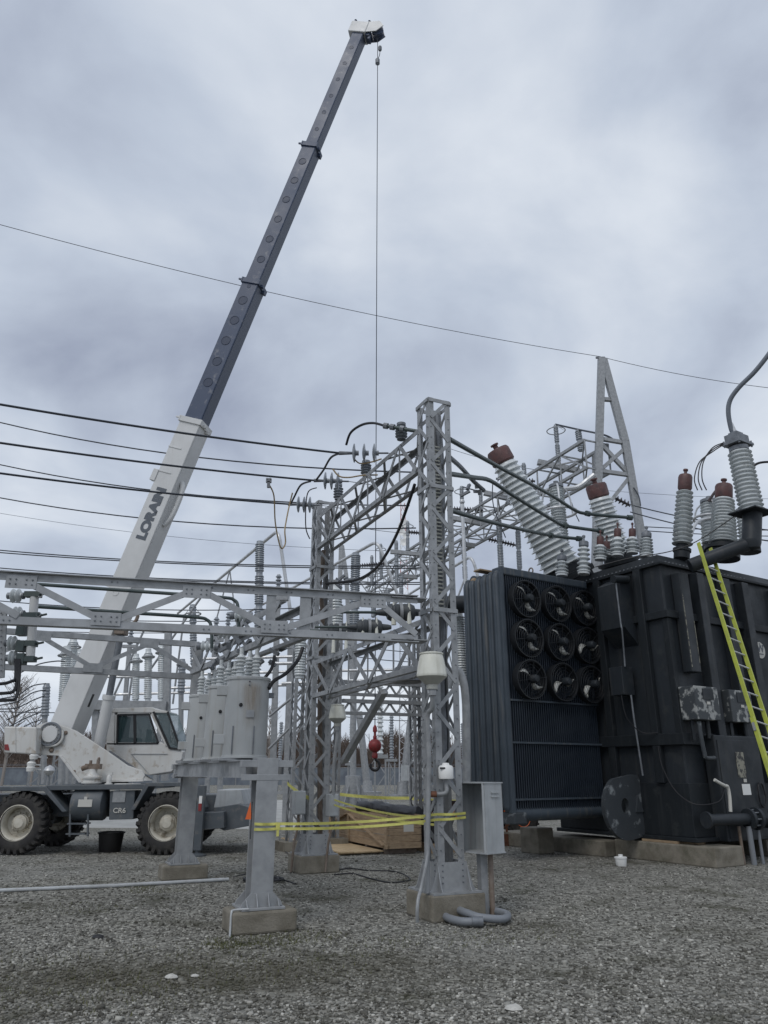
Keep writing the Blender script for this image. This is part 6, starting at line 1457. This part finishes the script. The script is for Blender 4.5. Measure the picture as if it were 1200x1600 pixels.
stack('thin ribbed grey post left of the boom foot', (70, 1122), (73, 1068), 30, .16, 1, base=(68, 1225))
stack('ribbed grey column at the far left of the tanks', (283, 1085), (285, 1030), 30, .16, 1, ring=.2, base=(282, 1225))
stack('pale ribbed column left of the second tower', (468, 1060), (470, 985), 17.5, .14, 1, mp='porcelain', pitch=.07)
stack('tall pale ribbed column behind the second tower', (525, 1000), (523, 915), 18.5, .19, 1, mp='porcelain', pitch=.08)
stack('tall pale ribbed column between the nearest tower and the radiator', (722, 1070), (716, 955), 19.5, .17, 1, mp='porcelain', pitch=.07)
t = thing('bracket_pipe', 'thick dark pipe behind the nearest tower ending at the radiator', 'pipe', at(690, 946, 19))
b = MB(); b.cyl(at(672, 946, 19), at(728, 944, 19), .23, n=18); b.build('barrel', 'tr_panel', t, True)
cable('bent_conduit', 'thick grey conduit bent over beside the radiator and running down', [at(700, 1075, 14), at(705, 1052, 14), at(716, 1048, 14), at(724, 1065, 14), at(728, 1100, 14), at(729, 1160, 14), at(729, 1225, 14)], .075, 'galv', 'pipe', n=12)
cable('bus_cable', 'thick dark cable bundle running down inside the nearest tower', [at(684, 650, 11.0), at(690, 750, 11.0), at(690, 860, 11.0), at(694, 960, 11), at(690, 1060, 11), at(694, 1150, 11), at(692, 1195, 11)], .055, 'galv_dark')
cable('bus_cable', 'brown and dark cables running down inside the second tower', [at(506, 860, 15.5), at(503, 890, 15.5), at(499, 920, 15.5), at(504, 960, 15.5), at(500, 1050, 15.5), at(500, 1200, 15.5), at(500, 1330, 15.5)], .05, 'rusty_grey')
t = thing('dome_housing', 'grey dome shaped housing hanging under the lower truss left of the large lamp', 'fitting', at(634, 1070, 18))
b = MB(); c = at(634, 1052, 18); b.lathe(c, UP, [(.40, -.22), (.46, -.2), (.46, -.12), (.34, -.08), (.34, .02), (.25, .14), (0, .18)], 24); b.build('dome', 'galv_dark', t, True)
t = thing('dish_lamp', 'round chrome lamp behind the white turret', 'lamp', at(78, 1215, 24))
b = MB(); c = at(77, 1204, 24); b.lathe(c, UP, [(0, -.16), (.12, -.1), (.17, 0), (.12, .1), (0, .16)], 18); b.build('bulb', 'alu', t, True)
b = MB(); b.cyl(c-UP*.15, c-UP*.6, .04, n=8); b.build('stem', 'galv', t)
for k, (x, y) in enumerate(((53, 1182), (49, 1194), (48, 1201))):
    p = at(x, y, 30); b = MB(); b.lathe(p, UP, [(.0, -.1), (.14, -.1), (.17, .04), (.1, .1), (0, .11)], 14); b.cyl(p, p+V((.4, .3, -.05)), .03, n=6); tag(b.build('flood_lamp', 'plastic_white', smooth=True), 'small white flood lamp under the counterweight, %s of three' % ('top', 'middle', 'bottom')[k], 'lamp', 'flood lamps')
for k, (a, b_, Y) in enumerate((((265, 1055), (470, 1049), 30), ((262, 1075), (470, 1070), 30), ((300, 1030), (460, 1026), 28), ((180, 1085), (300, 1082), 32), ((420, 1037), (520, 1035), 24), ((440, 1068), (660, 1060), 26), ((110, 1056), (320, 1060), 28), ((520, 1048), (660, 1046), 30), ((505, 928), (640, 934), 33), ((530, 955), (650, 960), 35))):
    b = MB(); b.cyl(at(*a, Y), at(*b_, Y), .055, n=8); tag(b.build('pipe_bus', 'alu', smooth=True), 'level pale bus tube in the background, %s' % ['upper one left of the tanks', 'lower one behind the tanks', 'highest one above the tanks', 'one above the crane cab', 'short one left of the second tower', 'long one behind the lower truss', 'one crossing the foot of the boom', 'one below the lower truss', 'one behind the gantry beam at the second tower', 'one behind the barrel switches'][k], 'bus bar', 'level background bus tubes')
for k, (a, b_, Y) in enumerate((((200, 1100), (215, 1000), 30), ((172, 1100), (225, 985), 31), ((320, 925), (225, 1060), 30), ((440, 1180), (465, 1010), 30), ((270, 1100), (288, 960), 34), ((420, 1120), (475, 1075), 25), ((420, 1170), (470, 1120), 25), ((475, 1080), (520, 1020), 26), ((560, 1110), (600, 1010), 30), ((690, 1000), (726, 905), 30))):
    b = MB(); b.cyl(at(*a, Y), at(*b_, Y), .045, n=6); tag(b.build('strut', 'galv', smooth=True), 'thin slanted steel strut in the background, %s' % ['above the crane cab', 'behind the lift cylinder', 'long one left of the tanks', 'right of the largest tank', 'above the farthest tank', 'upper one left of the second tower', 'lower one left of the second tower', 'at the second tower', 'below the lower truss', 'behind the nearest tower'][k], 'strut', 'slanted background struts')
for k, (x, y0, y1, Y, wd) in enumerate(((427, 1225, 935, 30, .22), (448, 1225, 1010, 30, .22), (345, 1225, 990, 34, .2), (325, 1225, 1000, 32, .18), (186, 1225, 1010, 33, .16), (242, 1225, 1060, 34, .16))):
    p, q = at(x, y0, Y), at(x+ (600-x)*.04, y1, Y); p.z = 0
    t = thing('steel_post', 'slim background steel post, %s' % ['right of the largest tank', 'left of the second tower', 'above the largest tank', 'above the middle tank', 'behind the lift cylinder', 'above the crane cab'][k], 'post', p, 'slim background posts')
    b = MB(); b.bar(p, q, wd, wd); b.build('shaft', 'galv', t)
    b = MB(); b.box(q, (wd*4, wd*1.2, wd*.8)); b.build('cap', 'galv', t)
    b = MB(); b.lathe(q+UP*wd*.5, UP, sheds(.9, .07, .13, 6), 10); b.build('insulator', 'porcelain_grey', t, True)
# clutter clamps on the pipes at the second tower
for k, (x, y, Y) in enumerate(((518, 905, 16.5), (545, 903, 17), (430, 1022, 11.2), (378, 1012, 11.4), (345, 1035, 12.4), (738, 762, 13.6))):
    c = at(x, y, Y); t = thing('clamp_cluster', 'cluster of dark bolted clamps, %s' % ['above the gantry beam at the second tower', 'right of the second tower column', 'over the right side of the largest tank', 'over the largest tank', 'over the middle tank', 'on the bent grey tube right of the nearest tower'][k], 'clamp', c, 'clamp clusters')
    for i in range(5):
        b = MB(); q = c+V((random.uniform(-.22, .22), random.uniform(-.1, .1), random.uniform(-.12, .12))); b.bar(q, q+V((random.uniform(-.2, .2), .05, random.uniform(-.15, .15))), .06, .05); b.build('clamp', 'galv_dark', t)
# hanging black jumper wires left
for k, (pts, Y) in enumerate(([[(0, 1092), (28, 1086), (50, 1072), (72, 1068)], 28], [[(0, 1102), (28, 1096), (52, 1082), (72, 1078)], 28], [[(0, 1108), (26, 1106), (52, 1094), (70, 1087)], 28], [[(10, 1125), (40, 1112), (70, 1103)], 30], [[(15, 1135), (45, 1120), (72, 1110)], 30], [[(30, 1140), (48, 1130), (66, 1124)], 32], [[(35, 1022), (50, 1000), (80, 992), (105, 995)], 26], [[(30, 1052), (60, 1038), (88, 1033), (102, 1034)], 26])):
    cable('jumper_wire', 'thin black wire drooping above the counterweight, %s' % ['top one of the upper three', 'middle one of the upper three', 'lowest one of the upper three', 'top one of the lower three', 'middle one of the lower three', 'lowest one of the lower three', 'highest, to the front ribbed bushing', 'second highest, to the ribbed bushings'][k], [at(*q, Y) for q in pts], .022, 'wire', 'wire', 'drooping wires on the left')
# -- overhead wires
WR = [((-40, 650), (650, 738), 27, 22, .025, .5, 'second from the top at the left edge, passing behind the boom'), ((-40, 717), (640, 790), 28, 24, .024, .5, 'fourth from the top at the left edge'), ((-40, 770), (650, 825), 28, 25, .024, .5, 'sixth from the top at the left edge'),
      ((-40, 795), (660, 862), 60, 60, .018, .8, 'faint one below the six upper wires'), ((-40, 856), (660, 884), 34, 33, .028, .3, 'upper of a close pair at the left'), ((-40, 860), (660, 888), 34, 33, .028, .25, 'lower of a close pair at the left'),
      ((-40, 884), (660, 910), 36, 35, .028, .3, 'upper of the second close pair'), ((-40, 888), (660, 913), 36, 35, .028, .25, 'lower of the second close pair'), ((-40, 935), (470, 950), 36, 35, .025, .3, 'at the height of the gantry beam'),
      ((-40, 960), (470, 968), 37, 36, .025, .2, 'between the two chords of the gantry beam'), ((-40, 982), (470, 984), 38, 38, .022, .2, 'just above the rear beam'), ((-40, 1110), (300, 1106), 45, 45, .03, .2, 'above the counterweight'),
      ((700, 700), (880, 740), 60, 52, .022, .3, 'right of the nearest tower'), ((990, 790), (1240, 832), 39, 33, .035, .2, 'upper one right of the A frame'), ((985, 800), (1240, 850), 39, 33, .035, .2, 'second right of the A frame'),
      ((990, 822), (1240, 828), 45, 45, .03, .1, 'level one right of the A frame'), ((990, 828), (1240, 838), 45, 45, .03, .1, 'lower level one right of the A frame'), ((930, 765), (1240, 780), 70, 70, .02, .2, 'faint one right of the A frame'),
      ((540, 820), (660, 834), 70, 68, .025, .2, 'faint one under the upper truss beam'), ((530, 1005), (660, 1020), 50, 50, .03, .1, 'under the lower truss, upper'), ((530, 1022), (660, 1035), 50, 50, .03, .1, 'under the lower truss, middle'), ((540, 1120), (660, 1126), 60, 60, .03, .1, 'low one behind the red hook ball')]
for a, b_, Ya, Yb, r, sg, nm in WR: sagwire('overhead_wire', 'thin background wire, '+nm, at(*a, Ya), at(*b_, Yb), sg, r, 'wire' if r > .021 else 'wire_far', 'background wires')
PK = at(937, 557, 39.7)
sagwire('shield_wire', 'thin shield wire from the left edge up to the peak of the tall A frame', at(-40, 340, 30), PK, .6, .016, 'wire', 'shield wires', 24)
sagwire('shield_wire', 'thin shield wire from the peak of the tall A frame to the right edge', PK, at(1260, 612, 38), .3, .016, 'wire', 'shield wires')
cable('hanging_wire', 'short wire hanging from the leg of the tall A frame', [at(990, 762, 39.5), at(998, 775, 39.4), at(1001, 790, 39.3)], .035, 'wire', 'wire')
for k, (pts, Y) in enumerate(([[(770, 750), (771, 790), (790, 840)], 40], [[(893, 785), (898, 800), (905, 815)], 40], [[(638, 860), (650, 890), (652, 905)], 60])):
    cable('hanging_wire', 'thin slack wire '+['left of the huge leaning bushing', 'between the two leaning bushings', 'left of the nearest tower'][k], [at(*q, Y) for q in pts], .03, 'wire', 'wire')
